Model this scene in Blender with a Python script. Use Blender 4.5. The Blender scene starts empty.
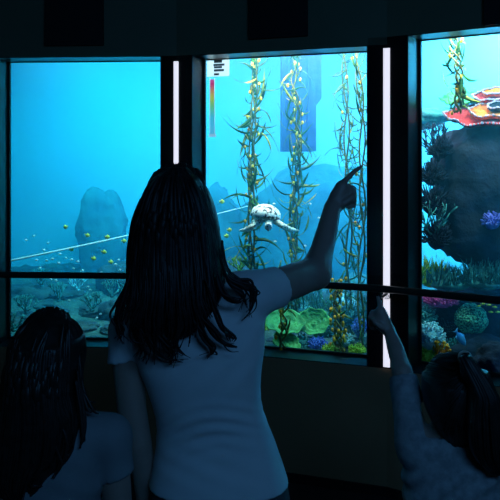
import bpy, bmesh, math, random
import numpy as np
from mathutils import Vector, Matrix, noise

random.seed(7)
S = bpy.context.scene
C = S.collection
PI = math.pi
F, HOR, CAMZ = 690.0, 163.0, 1.62          # focal length in px of a 500 px frame, eye level, camera height


def at(px, py, Y):
    """the point at distance Y in front of the camera that the photo shows at (px, py)"""
    return Vector(((px - 250) / F * Y, Y, CAMZ - (py - HOR) / F * Y))


# ------------------------------------------------------------------ materials
def mat(name, col, rough=.6, col2=None, scale=8, bump=0, bscale=40, metal=0, spec=.5, pattern='noise', translucent=0, lo=.35, hi=.65):
    m = bpy.data.materials.new(name)
    m.use_nodes = True
    nt = m.node_tree
    N, L = nt.nodes, nt.links
    b = N['Principled BSDF']
    b.inputs['Base Color'].default_value = (*col, 1)
    b.inputs['Roughness'].default_value = rough
    b.inputs['Metallic'].default_value = metal
    b.inputs['Specular IOR Level'].default_value = spec
    tc = N.new('ShaderNodeTexCoord')
    colsock = None
    if col2:
        if pattern == 'voronoi':
            t = N.new('ShaderNodeTexVoronoi'); t.inputs['Scale'].default_value = scale; out = t.outputs['Distance']
        elif pattern == 'wave':
            t = N.new('ShaderNodeTexWave'); t.inputs['Scale'].default_value = scale; t.inputs['Distortion'].default_value = 6; out = t.outputs['Fac']
        else:
            t = N.new('ShaderNodeTexNoise'); t.inputs['Scale'].default_value = scale; t.inputs['Detail'].default_value = 5; out = t.outputs['Fac']
        L.new(tc.outputs['Object'], t.inputs['Vector'])
        r = N.new('ShaderNodeValToRGB')
        r.color_ramp.elements[0].position = lo; r.color_ramp.elements[0].color = (*col, 1)
        r.color_ramp.elements[1].position = hi; r.color_ramp.elements[1].color = (*col2, 1)
        L.new(out, r.inputs['Fac'])
        colsock = r.outputs['Color']
        L.new(colsock, b.inputs['Base Color'])
    if bump:
        t = N.new('ShaderNodeTexNoise'); t.inputs['Scale'].default_value = bscale; t.inputs['Detail'].default_value = 4
        L.new(tc.outputs['Object'], t.inputs['Vector'])
        bp = N.new('ShaderNodeBump'); bp.inputs['Strength'].default_value = bump; bp.inputs['Distance'].default_value = .02
        L.new(t.outputs['Fac'], bp.inputs['Height'])
        L.new(bp.outputs['Normal'], b.inputs['Normal'])
    if translucent:
        tr = N.new('ShaderNodeBsdfTranslucent'); tr.inputs['Color'].default_value = (*col, 1)
        if colsock: L.new(colsock, tr.inputs['Color'])
        mx = N.new('ShaderNodeMixShader'); mx.inputs['Fac'].default_value = translucent
        L.new(b.outputs['BSDF'], mx.inputs[1]); L.new(tr.outputs['BSDF'], mx.inputs[2])
        L.new(mx.outputs['Shader'], N['Material Output'].inputs['Surface'])
    return m


def emit(name, col, k):
    m = bpy.data.materials.new(name); m.use_nodes = True
    b = m.node_tree.nodes['Principled BSDF']
    b.inputs['Base Color'].default_value = (*col, 1)
    b.inputs['Emission Color'].default_value = (*col, 1)
    b.inputs['Emission Strength'].default_value = k
    return m


def glass_mat():
    m = bpy.data.materials.new('clear_glass'); m.use_nodes = True
    N, L = m.node_tree.nodes, m.node_tree.links
    N.remove(N['Principled BSDF'])
    tr = N.new('ShaderNodeBsdfTransparent'); tr.inputs['Color'].default_value = (.96, .985, .99, 1)
    gl = N.new('ShaderNodeBsdfGlossy'); gl.inputs['Roughness'].default_value = .02
    fr = N.new('ShaderNodeFresnel'); fr.inputs['IOR'].default_value = 1.25
    mx = N.new('ShaderNodeMixShader')
    L.new(fr.outputs['Fac'], mx.inputs['Fac']); L.new(tr.outputs['BSDF'], mx.inputs[1]); L.new(gl.outputs['BSDF'], mx.inputs[2])
    L.new(mx.outputs['Shader'], N['Material Output'].inputs['Surface'])
    return m


def water_mat():
    m = bpy.data.materials.new('sea_water'); m.use_nodes = True
    N, L = m.node_tree.nodes, m.node_tree.links
    N.remove(N['Principled BSDF'])
    a = N.new('ShaderNodeVolumeAbsorption'); a.inputs['Color'].default_value = (0, .783, .961, 1); a.inputs['Density'].default_value = .90
    s = N.new('ShaderNodeVolumeScatter'); s.inputs['Color'].default_value = (.07, .56, 1, 1); s.inputs['Density'].default_value = .27
    ad = N.new('ShaderNodeAddShader')
    L.new(a.outputs[0], ad.inputs[0]); L.new(s.outputs[0], ad.inputs[1])
    L.new(ad.outputs[0], N['Material Output'].inputs['Volume'])
    return m


M = dict(
    wall=mat('dark_wall_paint', (.32, .185, .095), .65, (.36, .205, .108), 3, .05, 120),
    header=mat('header_paint', (.11, .135, .085), .6, (.125, .15, .095), 2, .05, 90),
    black=mat('matte_black', (.004, .005, .006), .6),
    pillar=mat('gloss_black', (.008, .009, .011), .16, (.010, .011, .014), 4),
    reveal=mat('reveal_lining', (.008, .014, .017), .34, (.011, .018, .021), 3, spec=.25),
    rail=mat('rail_metal', (.035, .055, .055), .32, (.045, .068, .066), 10, metal=.6),
    floor=mat('floor_carpet', (.012, .013, .016), .9, (.018, .019, .023), 60, .3, 200),
    ceil=mat('ceiling_paint', (.010, .011, .013), .8, (.012, .014, .016), 6),
    gasket=mat('rubber_gasket', (.006, .008, .009), .5),
    led=emit('led_diffuser', (.80, .80, .92), 1.0),
    back=mat('tank_back_paint', (.24, .66, .88), .9, (.28, .71, .91), 1.2),
    bed=mat('reef_floor', (.012, .06, .075), .95, (.09, .19, .17), 9, .8, 25),
    rock=mat('reef_rock', (.012, .045, .07), .95, (.05, .11, .12), 7, .8, 20),
    hazerock=mat('haze_tinted_rock', (.012, .16, .24), .95, (.03, .26, .34), 6, .6, 14),  # distant rocks: the water haze is put into the colour as lighter blue
    darkrock=mat('dark_rock', (.0015, .007, .022), .95, (.005, .018, .05), 5, .6, 18),
    hull=mat('blue_pier', (.002, .09, .30), .7, (.004, .12, .40), 6, .3, 14),
    kelp=mat('kelp_blade', (.012, .12, .025), .5, (.10, .34, .03), 14, .2, 60, translucent=.35, lo=.45, hi=.72),
    kelpdark=mat('kelp_teal', (.006, .10, .06), .5, (.06, .24, .06), 14, .2, 60, translucent=.3),
    kelpyellow=mat('kelp_yellow', (.10, .26, .02), .5, (.55, .46, .03), 16, .2, 60, translucent=.35),
    stipe=mat('kelp_stipe', (.04, .07, .015), .6, (.16, .14, .015), 25),
    bladder=mat('kelp_float', (.55, .42, .02), .4, (.75, .55, .04), 30),
    orange=mat('orange_float', (.90, .30, .012), .4, (.92, .48, .02), 30),
    yellowfish=mat('yellow_fish', (.62, .60, .02), .4, (.75, .75, .10), 60),
    whitefish=mat('pale_fish', (.75, .85, .85), .4, (.85, .9, .9), 60),
    bluefish=mat('blue_fish', (.03, .22, .60), .4, (.10, .45, .75), 40),
    shell=mat('turtle_shell', (.02, .05, .06), .55, (.85, .92, .88), 48, .3, 80, pattern='noise', lo=.42, hi=.50),
    turtle=mat('turtle_skin', (.04, .08, .08), .55, (.60, .74, .70), 95, .3, 90, pattern='noise', lo=.36, hi=.48),
    rope=mat('pale_rope', (.75, .85, .85), .6, (.85, .9, .9), 80),
    greencoral=mat('green_plate_coral', (.008, .20, .05), .7, (.07, .46, .12), 18, .4, 60),
    limecoral=mat('lime_coral', (.12, .36, .03), .7, (.42, .62, .05), 22, .5, 60),
    braincoral=mat('brain_coral', (.01, .14, .11), .7, (.25, .80, .45), 100, .9, 90, lo=.44, hi=.56),
    magenta=mat('magenta_coral', (.75, .015, .22), .7, (.95, .14, .48), 40, .5, 70),
    red=mat('red_plate_coral', (.36, .004, .014), .7, (.52, .014, .016), 20, .5, 60),
    ruffle=mat('pale_ruffle', (.30, .26, .42), .7, (.46, .40, .55), 60),
    ring=mat('orange_ring', (.75, .09, .01), .7, (.8, .25, .015), 26, .5, 60),
    bluecoral=mat('blue_coral', (.02, .10, .55), .7, (.16, .35, .85), 40, .5, 70),
    palecoral=mat('pale_blue_coral', (.10, .48, .60), .7, (.50, .82, .85), 36, .5, 70),
    yellowcoral=mat('yellow_coral', (.85, .22, .008), .7, (.92, .50, .02), 30, .5, 70),
    purplecoral=mat('violet_coral', (.06, .06, .42), .7, (.25, .25, .8), 40, .5, 70),
    tealcoral=mat('teal_coral', (.01, .14, .15), .75, (.05, .36, .34), 26, .5, 70),
    board=mat('sign_board', (.86, .9, .9), .5, translucent=.75),
    ink=mat('sign_ink', (.02, .05, .06), .5),
    skin=mat('skin', (.31, .21, .175), .5, (.34, .23, .19), 30, .05, 200),
    hair=mat('dark_hair', (.010, .008, .009), .5, (.020, .016, .016), 60, .04, 160, spec=.24),
    hairbrown=mat('brown_hair', (.014, .010, .009), .46, (.026, .019, .017), 60, .04, 160, spec=.4),
    white_tee=mat('white_cotton', (.58, .58, .60), .9, (.62, .62, .64), 12, .05, 300),
    grey_tee=mat('grey_cotton', (.20, .205, .22), .9, (.23, .235, .25), 12, .05, 300),
    marl=mat('grey_marl_cotton', (.22, .225, .24), .9, (.34, .345, .36), 46, .12, 240),
    denim=mat('dark_denim', (.035, .036, .045), .9, (.05, .05, .06), 50, .2, 240),
    shoe=mat('canvas_shoe', (.12, .12, .14), .7, (.16, .16, .18), 40),
    tie=mat('hair_tie', (.35, .33, .25), .6),
    glass=glass_mat(), water=water_mat(),
)


def scale_mat():
    """the printed colour scale: pink over yellow and green to pale blue, along the object's own height"""
    m = bpy.data.materials.new('printed_colour_scale'); m.use_nodes = True
    N, L = m.node_tree.nodes, m.node_tree.links
    tc = N.new('ShaderNodeTexCoord'); sp = N.new('ShaderNodeSeparateXYZ'); r = N.new('ShaderNodeValToRGB')
    L.new(tc.outputs['Generated'], sp.inputs[0]); L.new(sp.outputs['Z'], r.inputs['Fac'])
    cr = r.color_ramp
    cols = [(0, (.45, .80, .85)), (.3, (.25, .75, .80)), (.5, (.45, .75, .45)), (.66, (.80, .75, .25)), (.8, (.80, .45, .30)), (.92, (.75, .15, .35)), (1, (.75, .3, .5))]
    cr.elements[0].position, cr.elements[0].color = cols[0][0], (*cols[0][1], 1)
    cr.elements[1].position, cr.elements[1].color = cols[-1][0], (*cols[-1][1], 1)
    for p, c in cols[1:-1]:
        e = cr.elements.new(p); e.color = (*c, 1)
    L.new(r.outputs['Color'], N['Principled BSDF'].inputs['Base Color'])
    tr = N.new('ShaderNodeBsdfTranslucent'); L.new(r.outputs['Color'], tr.inputs['Color'])
    mx = N.new('ShaderNodeMixShader'); mx.inputs['Fac'].default_value = .75
    L.new(N['Principled BSDF'].outputs['BSDF'], mx.inputs[1]); L.new(tr.outputs['BSDF'], mx.inputs[2])
    L.new(mx.outputs['Shader'], N['Material Output'].inputs['Surface'])
    return m


# ------------------------------------------------------------------ object helpers
def link(name, verts, faces, m, parent=None, smooth=True):
    me = bpy.data.meshes.new(name)
    me.from_pydata([tuple(v) for v in verts], [], faces)
    bm = bmesh.new(); bm.from_mesh(me); bmesh.ops.recalc_face_normals(bm, faces=bm.faces[:]); bm.to_mesh(me); bm.free()
    me.update()
    if smooth:
        me.polygons.foreach_set('use_smooth', [True] * len(me.polygons))
    me.materials.append(m)
    o = bpy.data.objects.new(name, me)
    C.objects.link(o)
    if parent:
        o.parent = parent
        o.matrix_parent_inverse = Matrix.Translation(-parent.location)
    return o


def empty(name, loc):
    o = bpy.data.objects.new(name, None)
    o.empty_display_size = .05
    o.location = loc
    C.objects.link(o)
    return o


def tag(o, label, cat, group=None, kind=None):
    o['label'] = label; o['category'] = cat
    if group: o['group'] = group
    if kind: o['kind'] = kind
    return o


def struct(o):
    o['kind'] = 'structure'
    return o


class MB:
    """collects shapes of one mesh"""
    def __init__(self): self.v, self.f = [], []

    def tube(self, pts, rs, n=6, flat=1.0, side=None):
        pts = [Vector(p) for p in pts]
        base = len(self.v)
        up = Vector((0, -1, 0))
        for i, p in enumerate(pts):
            d = (pts[min(i + 1, len(pts) - 1)] - pts[max(i - 1, 0)])
            d = d.normalized() if d.length > 1e-9 else Vector((0, 0, 1))
            u = (side if side else up).cross(d)
            if u.length < 1e-3: u = Vector((1, 0, 0)).cross(d)
            u.normalize(); w = d.cross(u)
            r = rs[i] if isinstance(rs, (list, tuple)) else rs
            for k in range(n):
                a = 2 * PI * k / n
                self.v.append(p + u * math.cos(a) * r + w * math.sin(a) * r * flat)
        for i in range(len(pts) - 1):
            for k in range(n):
                a, b = base + i * n + k, base + i * n + (k + 1) % n
                self.f.append((a, b, b + n, a + n))
        self.f.append(tuple(base + k for k in reversed(range(n))))
        self.f.append(tuple(base + (len(pts) - 1) * n + k for k in range(n)))

    def ball(self, c, r, seg=10, rings=7, disp=None, rot=None):
        c = Vector(c); r = Vector(r) if hasattr(r, '__len__') else Vector((r, r, r))
        base = len(self.v)
        for i in range(rings + 1):
            th = PI * i / rings
            for k in range(seg):
                ph = 2 * PI * k / seg
                d = Vector((math.sin(th) * math.cos(ph), math.sin(th) * math.sin(ph), math.cos(th)))
                s = 1 + (disp(d) if disp else 0)
                q = Vector((d.x * r.x, d.y * r.y, d.z * r.z)) * s
                if rot: q = rot @ q
                self.v.append(c + q)
        for i in range(rings):
            for k in range(seg):
                a, b = base + i * seg + k, base + i * seg + (k + 1) % seg
                if i == 0: self.f.append((a, a + seg, b + seg))
                elif i == rings - 1: self.f.append((a, a + seg, b))
                else: self.f.append((a, a + seg, b + seg, b))

    def prism(self, quad, z0, z1):
        """upright prism over a footprint of (x, y) points"""
        base = len(self.v); n = len(quad)
        for z in (z0, z1):
            for p in quad: self.v.append(Vector((p[0], p[1], z)))
        self.f.append(tuple(base + k for k in range(n)))
        self.f.append(tuple(base + n + k for k in reversed(range(n))))
        for k in range(n):
            a, b = base + k, base + (k + 1) % n
            self.f.append((b, a, a + n, b + n))

    def blade(self, p, d, up, L, w, curl, thick=.0012, seg=7):
        """a leaf with a lens section that bends from direction d towards up"""
        p = Vector(p); d = Vector(d).normalized(); side = d.cross(up + Vector((random.uniform(-.7, .7), random.choice((-1, 1)) * random.uniform(.5, 2.2), random.uniform(-.3, .3))))
        if side.length < 1e-3: side = Vector((1, 0, 0))
        side.normalize()
        base = len(self.v); q = p.copy(); twist = random.uniform(-1.3, 1.3)
        for i in range(seg + 1):
            t = i / seg
            wd = w * (math.sin(PI * min(1, t * .93 + .07)) ** .7) * (1 - .25 * t)
            s2 = side * math.cos(twist * t) + d.cross(side) * math.sin(twist * t)
            nrm = s2.cross(d).normalized()
            for s_, n_ in ((-1, 0), (0, 1), (1, 0), (0, -1)):
                self.v.append(q + s2 * s_ * wd + nrm * n_ * thick)
            d = (d + up * curl / seg + side * .04 * math.sin(6 * t + twist)).normalized()
            q = q + d * (L / seg)
        for i in range(seg):
            for k in range(4):
                a, b = base + i * 4 + k, base + i * 4 + (k + 1) % 4
                self.f.append((a, b, b + 4, a + 4))
        self.f.append((base, base + 3, base + 2, base + 1))
        e = base + seg * 4
        self.f.append((e, e + 1, e + 2, e + 3))

    def build(self, name, m, parent=None, smooth=True):
        return link(name, self.v, self.f, m, parent, smooth)


# ------------------------------------------------------------------ distance fields for the bodies
class Field:
    def __init__(self, lo, hi, h):
        self.h = h; self.lo = np.array(lo, float)
        self.ax = [np.arange(lo[i], hi[i] + h, h) for i in range(3)]
        self.D = np.full([len(a) for a in self.ax], 1.0, np.float32)

    def box(self, lo, hi, pad):
        sl, g = [], []
        for i in range(3):
            a = max(0, int((lo[i] - pad - self.lo[i]) / self.h)); b = min(len(self.ax[i]), int((hi[i] + pad - self.lo[i]) / self.h) + 2)
            sl.append(slice(a, max(a, b)))
            sh = [1, 1, 1]; sh[i] = -1
            g.append(self.ax[i][sl[i]].astype(np.float32).reshape(sh))
        return tuple(sl), g

    def mix(self, sl, d, k):
        a = self.D[sl]
        if a.size == 0: return
        h = np.clip(.5 + .5 * (a - d) / k, 0, 1)
        self.D[sl] = a * (1 - h) + d * h - k * h * (1 - h)

    def tube(self, pts, rs, k=.01, flat=None):
        pts = [np.array(p, float) for p in pts]
        R = max(rs)
        lo = np.min(pts, 0) - R; hi = np.max(pts, 0) + R
        sl, (X, Y, Z) = self.box(lo, hi, k + .03)
        d = None
        for a, b, r1, r2 in zip(pts[:-1], pts[1:], rs[:-1], rs[1:]):
            ab = b - a; L2 = max(1e-9, float(ab @ ab))
            t = np.clip(((X - a[0]) * ab[0] + (Y - a[1]) * ab[1] + (Z - a[2]) * ab[2]) / L2, 0, 1)
            e = np.sqrt((X - a[0] - t * ab[0]) ** 2 + (Y - a[1] - t * ab[1]) ** 2 + (Z - a[2] - t * ab[2]) ** 2) - (r1 + (r2 - r1) * t)
            d = e if d is None else np.minimum(d, e)
        self.mix(sl, d, k)

    def ell(self, c, r, k=.01, sub=False):
        c = np.array(c, float); r = np.array(r, float)
        sl, (X, Y, Z) = self.box(c - r, c + r, k + .03)
        x, y, z = X - c[0], Y - c[1], Z - c[2]
        k0 = np.sqrt((x / r[0]) ** 2 + (y / r[1]) ** 2 + (z / r[2]) ** 2)
        k1 = np.sqrt((x / r[0] ** 2) ** 2 + (y / r[1] ** 2) ** 2 + (z / r[2] ** 2) ** 2) + 1e-6
        d = k0 * (k0 - 1) / k1
        if sub: self.D[sl] = np.maximum(self.D[sl], -d)
        else: self.mix(sl, d, k)

    def loft(self, rows, k=.01, n=2.3, grow=0., disp=None):
        """rows of (z, cx, cy, rx, ry)"""
        rows = sorted(rows); A = np.array(rows, float)
        lo = [(A[:, 1] - A[:, 3]).min(), (A[:, 2] - A[:, 4]).min(), A[0, 0]]
        hi = [(A[:, 1] + A[:, 3]).max(), (A[:, 2] + A[:, 4]).max(), A[-1, 0]]
        sl, (X, Y, Z) = self.box(np.array(lo) - grow, np.array(hi) + grow, k + .04)
        z = Z.ravel()
        f = lambda j: np.interp(z, A[:, 0], A[:, j]).astype(np.float32).reshape(1, 1, -1)
        # rounded-off interpolation so that the outline has no kinks
        g = lambda j: (f(j) + sum(np.interp(z + o, A[:, 0], A[:, j]).astype(np.float32).reshape(1, 1, -1) for o in (-.016, -.008, .008, .016))) / 5
        cx, cy, rx, ry = g(1), g(2), g(3) + grow, g(4) + grow
        q = (np.abs((X - cx) / rx) ** n + np.abs((Y - cy) / ry) ** n) ** (1 / n)
        d = (q - 1) * np.minimum(rx, ry)
        if disp is not None: d = d + disp(X, Y, Z, (X - cx) / rx, cy)
        d = np.maximum(d, np.maximum(A[0, 0] - Z, Z - A[-1, 0]))
        self.mix(sl, d.astype(np.float32), k)

    def cut(self, p, nrm, R, hollow=0., depth=.04):
        """cuts what lies on the side of nrm, within R of p, and hollows the opening out"""
        p = np.array(p, float); nrm = np.array(nrm, float); nrm /= np.linalg.norm(nrm)
        sl, (X, Y, Z) = self.box(p - R, p + R, 0)
        t = (X - p[0]) * nrm[0] + (Y - p[1]) * nrm[1] + (Z - p[2]) * nrm[2]
        D = self.D[sl]
        E = np.maximum(D, t)
        if hollow: E = np.maximum(E, -np.maximum(D + hollow, -(t + depth)))
        self.D[sl] = E

    def mesh(self):
        D = self.D
        s = D < 0
        n = [m - 1 for m in D.shape]
        cnt = np.zeros(n, np.int8)
        cs = [(i, j, k) for i in (0, 1) for j in (0, 1) for k in (0, 1)]
        for i, j, k in cs:
            cnt += s[i:i + n[0], j:j + n[1], k:k + n[2]]
        act = (cnt > 0) & (cnt < 8)
        I = np.argwhere(act)
        idx = np.full(n, -1, np.int64); idx[act] = np.arange(len(I))
        P = np.zeros((len(I), 3)); W = np.zeros(len(I))
        for a in cs:
            for ax in range(3):
                if a[ax]: continue
                b = list(a); b[ax] = 1
                va = D[I[:, 0] + a[0], I[:, 1] + a[1], I[:, 2] + a[2]]; vb = D[I[:, 0] + b[0], I[:, 1] + b[1], I[:, 2] + b[2]]
                x = (va < 0) != (vb < 0)
                t = np.where(x, va / np.where(x, va - vb, 1), 0)
                q = np.array(a, float)[None, :].repeat(len(I), 0); q[:, ax] += t
                P += q * x[:, None]; W += x
        V = (I + P / W[:, None]) * self.h + self.lo
        faces = []
        for ax in range(3):
            o = [(ax + 1) % 3, (ax + 2) % 3]
            a = [slice(None)] * 3; b = [slice(None)] * 3
            a[ax] = slice(0, -1); b[ax] = slice(1, None)
            for q in o:
                a[q] = slice(1, -1); b[q] = slice(1, -1)
            sa, sb = s[tuple(a)], s[tuple(b)]
            E = np.argwhere(sa != sb)
            if len(E) == 0: continue
            inside = sa[E[:, 0], E[:, 1], E[:, 2]]
            E = E.copy(); E[:, o[0]] += 1; E[:, o[1]] += 1
            c = []
            for d0, d1 in ((-1, -1), (0, -1), (0, 0), (-1, 0)):
                q = E.copy(); q[:, o[0]] += d0; q[:, o[1]] += d1
                c.append(idx[q[:, 0], q[:, 1], q[:, 2]])
            Q = np.stack(c, 1)
            Q = np.where(inside[:, None], Q, Q[:, ::-1])
            faces.append(Q)
        return V, np.concatenate(faces)

    def build(self, name, m, parent=None, relax=1):
        V, Q = self.mesh()
        for _ in range(relax):
            acc = np.zeros_like(V); w = np.zeros(len(V))
            for i in range(4):
                a, b = Q[:, i], Q[:, (i + 1) % 4]
                np.add.at(acc, a, V[b]); np.add.at(w, a, 1)
                np.add.at(acc, b, V[a]); np.add.at(w, b, 1)
            V = V * .5 + .5 * acc / np.maximum(w, 1)[:, None]
        return link(name, V.tolist(), Q.tolist(), m, parent)


# ------------------------------------------------------------------ the curved wall of windows
P = {1: Vector((at(176.5, 0, 3.71).x, 3.71)), 2: Vector((at(387, 0, 3.356).x, 3.356))}
LEN = (P[2] - P[1]).length
dirv = lambda deg: Vector((math.cos(math.radians(deg)), -math.sin(math.radians(deg))))
P[0] = P[1] - LEN * dirv(3); P[-1] = P[0] - LEN * dirv(-12)
P[3] = P[2] + LEN * dirv(32); P[4] = P[3] + LEN * dirv(47)
KEYS = [-1, 0, 1, 2, 3, 4]


def offset(d):
    """the wall line moved by d away from the room, corners mitred"""
    out = []
    for i, k in enumerate(KEYS):
        ns = []
        for a, b in ((i - 1, i), (i, i + 1)):
            if a < 0 or b >= len(KEYS): continue
            u = (P[KEYS[b]] - P[KEYS[a]]).normalized()
            ns.append(Vector((-u.y, u.x)))
        m = sum(ns, Vector((0, 0))) / len(ns)
        out.append(P[k] + m * (d / (m.length ** 2)))
    return dict(zip(KEYS, out))


REC = .17                                       # depth of the window recess
FR, DP = offset(0), offset(REC + .03)
Z0, TOP = .62, 2.197


def hit(a, b, px):
    """where the sight line through column px meets the line a-b, as a length from a"""
    u = (b - a).normalized(); k = (px - 250) / F       # X = k Y
    return -(a.x - k * a.y) / (u.x - k * u.y)


wins = {}
for n, (k0, k1, pl, pr, top) in {1: (0, 1, -3, 161, TOP), 2: (1, 2, 191.5, 367.5, TOP), 3: (2, 3, 407.5, None, TOP + .036)}.items():
    a, b = FR[k0], FR[k1]
    u = (b - a).normalized()
    ul = hit(a, b, pl); ur = hit(a, b, pr) if pr else LEN - .10
    if n == 1: ul = .128
    wins[n] = (a, u, Vector((-u.y, u.x)), ul, ur, top)
    g = a + u * ul + wins[n][2] * REC
    print('window', n, 'u', round(ul, 3), round(ur, 3), 'glass left px', round(250 + F * g.x / g.y, 1))


def wp(n, u, d, z):
    a, e, nn = wins[n][:3]
    q = a + e * u + nn * d
    return Vector((q.x, q.y, z))


low, head, lining = MB(), MB(), MB()
for i in range(len(KEYS) - 1):
    k0, k1 = KEYS[i], KEYS[i + 1]
    n = {0: 1, 1: 2, 2: 3}.get(k0)
    q = [FR[k0], FR[k1], DP[k1], DP[k0]]
    low.prism(q, 0, Z0)
    if n:
        head.prism(q, wins[n][5], 3.3)
    else:
        head.prism(q, Z0, 3.3)
# the piers between the windows, each bent around its corner
for j, (n_l, n_r, k) in enumerate(((None, 1, 0), (1, 2, 1), (2, 3, 2), (3, None, 3))):
    mb = MB()
    t1 = TOP + (.036 if 3 in (n_l, n_r) else 0)
    if n_l: mb.prism([wp(n_l, wins[n_l][4], 0, 0)[:2], FR[k], DP[k], wp(n_l, wins[n_l][4], REC + .03, 0)[:2]], Z0, t1)
    if n_r: mb.prism([FR[k], wp(n_r, wins[n_r][3], 0, 0)[:2], wp(n_r, wins[n_r][3], REC + .03, 0)[:2], DP[k]], Z0, t1)
    struct(mb.build('trim_%d' % (j + 1), M['pillar'], smooth=False))
wf = struct(low.build('wall_front', M['wall'], smooth=False))
head.build('header', M['header'], wf, smooth=False)

for n in (1, 2, 3):
    a, u, nn, ul, ur, top = wins[n]
    c = wp(n, (ul + ur) / 2, REC, Z0)
    root = struct(empty('window_%d' % n, c))
    g = MB(); g.prism([wp(n, ul, REC, 0)[:2], wp(n, ur, REC, 0)[:2], wp(n, ur, REC + .024, 0)[:2], wp(n, ul, REC + .024, 0)[:2]], Z0, top)
    g.build('glass', M['glass'], root, smooth=False)
    fr = MB(); w = .016
    bar = lambda u0, u1, z0, z1: fr.prism([wp(n, u0, REC - .02, 0)[:2], wp(n, u1, REC - .02, 0)[:2], wp(n, u1, REC - .001, 0)[:2], wp(n, u0, REC - .001, 0)[:2]], z0, z1)
    bar(ul, ul + w, Z0, top); bar(ur - w, ur, Z0, top); bar(ul + w, ur - w, Z0, Z0 + w); bar(ul + w, ur - w, top - .008, top)
    fr.build('window_frame', M['gasket'], root, smooth=False)
    # lining of the recess: left and right jamb, sill and soffit
    li = MB(); e = .004
    foot = lambda u0, u1, d1=REC - .021: [wp(n, u0, .001, 0)[:2], wp(n, u1, .001, 0)[:2], wp(n, u1, d1, 0)[:2], wp(n, u0, d1, 0)[:2]]
    li.prism(foot(ul, ul + e), Z0, top); li.prism(foot(ur - e, ur), Z0, top)
    li.prism(foot(ul + e, ur - e), Z0, Z0 + e); li.prism(foot(ul + e, ur - e), top - e, top)
    li.build('window_lining', M['reveal'], root, smooth=False)

# light strips set into the piers
for k, pxs, yb, where in ((1, (174.2, 178.8), 163, 'upright white light strip on the black pier between left and middle windows'),
                          (2, (384, 390.4), 163, 'upright white light strip on the black pier right of the middle window')):
    c = FR[k]
    mb = MB(); hs = MB()
    na = wins[k][2]; nb = wins[k + 1][2]; m = (na + nb).normalized(); t = Vector((m.y, -m.x))
    w = (pxs[1] - pxs[0]) / F * c.y / 2
    f = lambda x, d: (c + t * x - m * d)[:]
    root = tag(empty('light_strip', (c.x, c.y, .506)), where, 'light', 'light strips between the windows')
    z1 = 2.165 + (.012 if k == 2 else 0)
    mb.prism([f(-w, .012), f(w, .012), f(w, .004), f(-w, .004)], .63, z1)
    mb.build('diffuser', M['led'], root, smooth=False)
    hs.prism([f(-w - .004, .0039), f(w + .004, .0039), f(w + .004, -.004), f(-w - .004, -.004)], .625, z1 + .005)
    hs.build('housing', M['black'], root, smooth=False)

# handrail along the windows
RZ = 1.037
rl = offset(-.155)
pts = []
ks = [0, 1, 2, 3]
ctrl = [rl[k] for k in ks]
ctrl = [ctrl[0] - (rl[0] - rl[-1]).normalized() * .25] + ctrl + [ctrl[-1] + (rl[4] - rl[3]).normalized() * .25]
for i in range(len(ctrl)):
    if i in (0, len(ctrl) - 1): pts.append(ctrl[i]); continue
    a, b, c = ctrl[i - 1], ctrl[i], ctrl[i + 1]
    r = .25
    p0 = b + (a - b).normalized() * r * .8; p2 = b + (c - b).normalized() * r * .8
    for s in range(9):
        t = s / 8
        pts.append(p0 * (1 - t) ** 2 + b * 2 * t * (1 - t) + p2 * t * t)
root = tag(empty('handrail', (FR[1].x, FR[1].y - .15, RZ)), 'long dark metal handrail running across all the windows', 'handrail')
mb = MB(); mb.tube([(p.x, p.y, RZ) for p in pts], .0172, 14, side=Vector((0, 0, 1)))
mb.build('bar', M['rail'], root)
for k in (0, 1, 2, 3):
    b = MB(); a_, c_ = FR[k], rl[k]
    d_ = (c_ - a_).normalized()
    b.tube([(a_.x, a_.y, RZ - .05), (a_.x + d_.x * .012, a_.y + d_.y * .012, RZ - .05)], .03, 14)
    b.tube([(a_ + d_ * .01).to_3d() + Vector((0, 0, RZ - .05)), (a_ + d_ * .10).to_3d() + Vector((0, 0, RZ - .05)), (a_ + d_ * .128).to_3d() + Vector((0, 0, RZ - .04)), (a_ + d_ * .13).to_3d() + Vector((0, 0, RZ - .018))], .008, 10)
    b.build('bracket', M['rail'], root)

# dark square panels on the header above the windows
for n, pl, pr, pyb, lab in ((1, 46, 104, 46, 'matte black square panel on the header above the left window'),
                            (2, 250, 308, 38, 'matte black square panel on the header above the middle window'),
                            (3, 485, 535, 24, 'matte black panel on the header above the right window')):
    a, u, nn = wins[n][:3]
    u0, u1 = hit(a, a + u, pl), hit(a, a + u, pr)
    y = (wp(n, u0, 0, 0).y + wp(n, u1, 0, 0).y) / 2
    zb = CAMZ + (HOR - pyb) / F * y
    root = tag(empty('header_panel', wp(n, (u0 + u1) / 2, 0, zb)), lab, 'panel', 'black panels above the windows')
    mb = MB()
    fp = lambda e, d0, d1: [wp(n, u0 + e, -d1, 0)[:2], wp(n, u1 - e, -d1, 0)[:2], wp(n, u1 - e, -d0, 0)[:2], wp(n, u0 + e, -d0, 0)[:2]]
    mb.prism(fp(0, 0, .025), zb, zb + .34)
    mb.build('panel_box', M['black'], root, smooth=False)
    mb = MB(); mb.prism(fp(.02, .0251, .029), zb + .02, zb + .32)
    mb.build('panel_face', M['black'], root, smooth=False)

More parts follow.
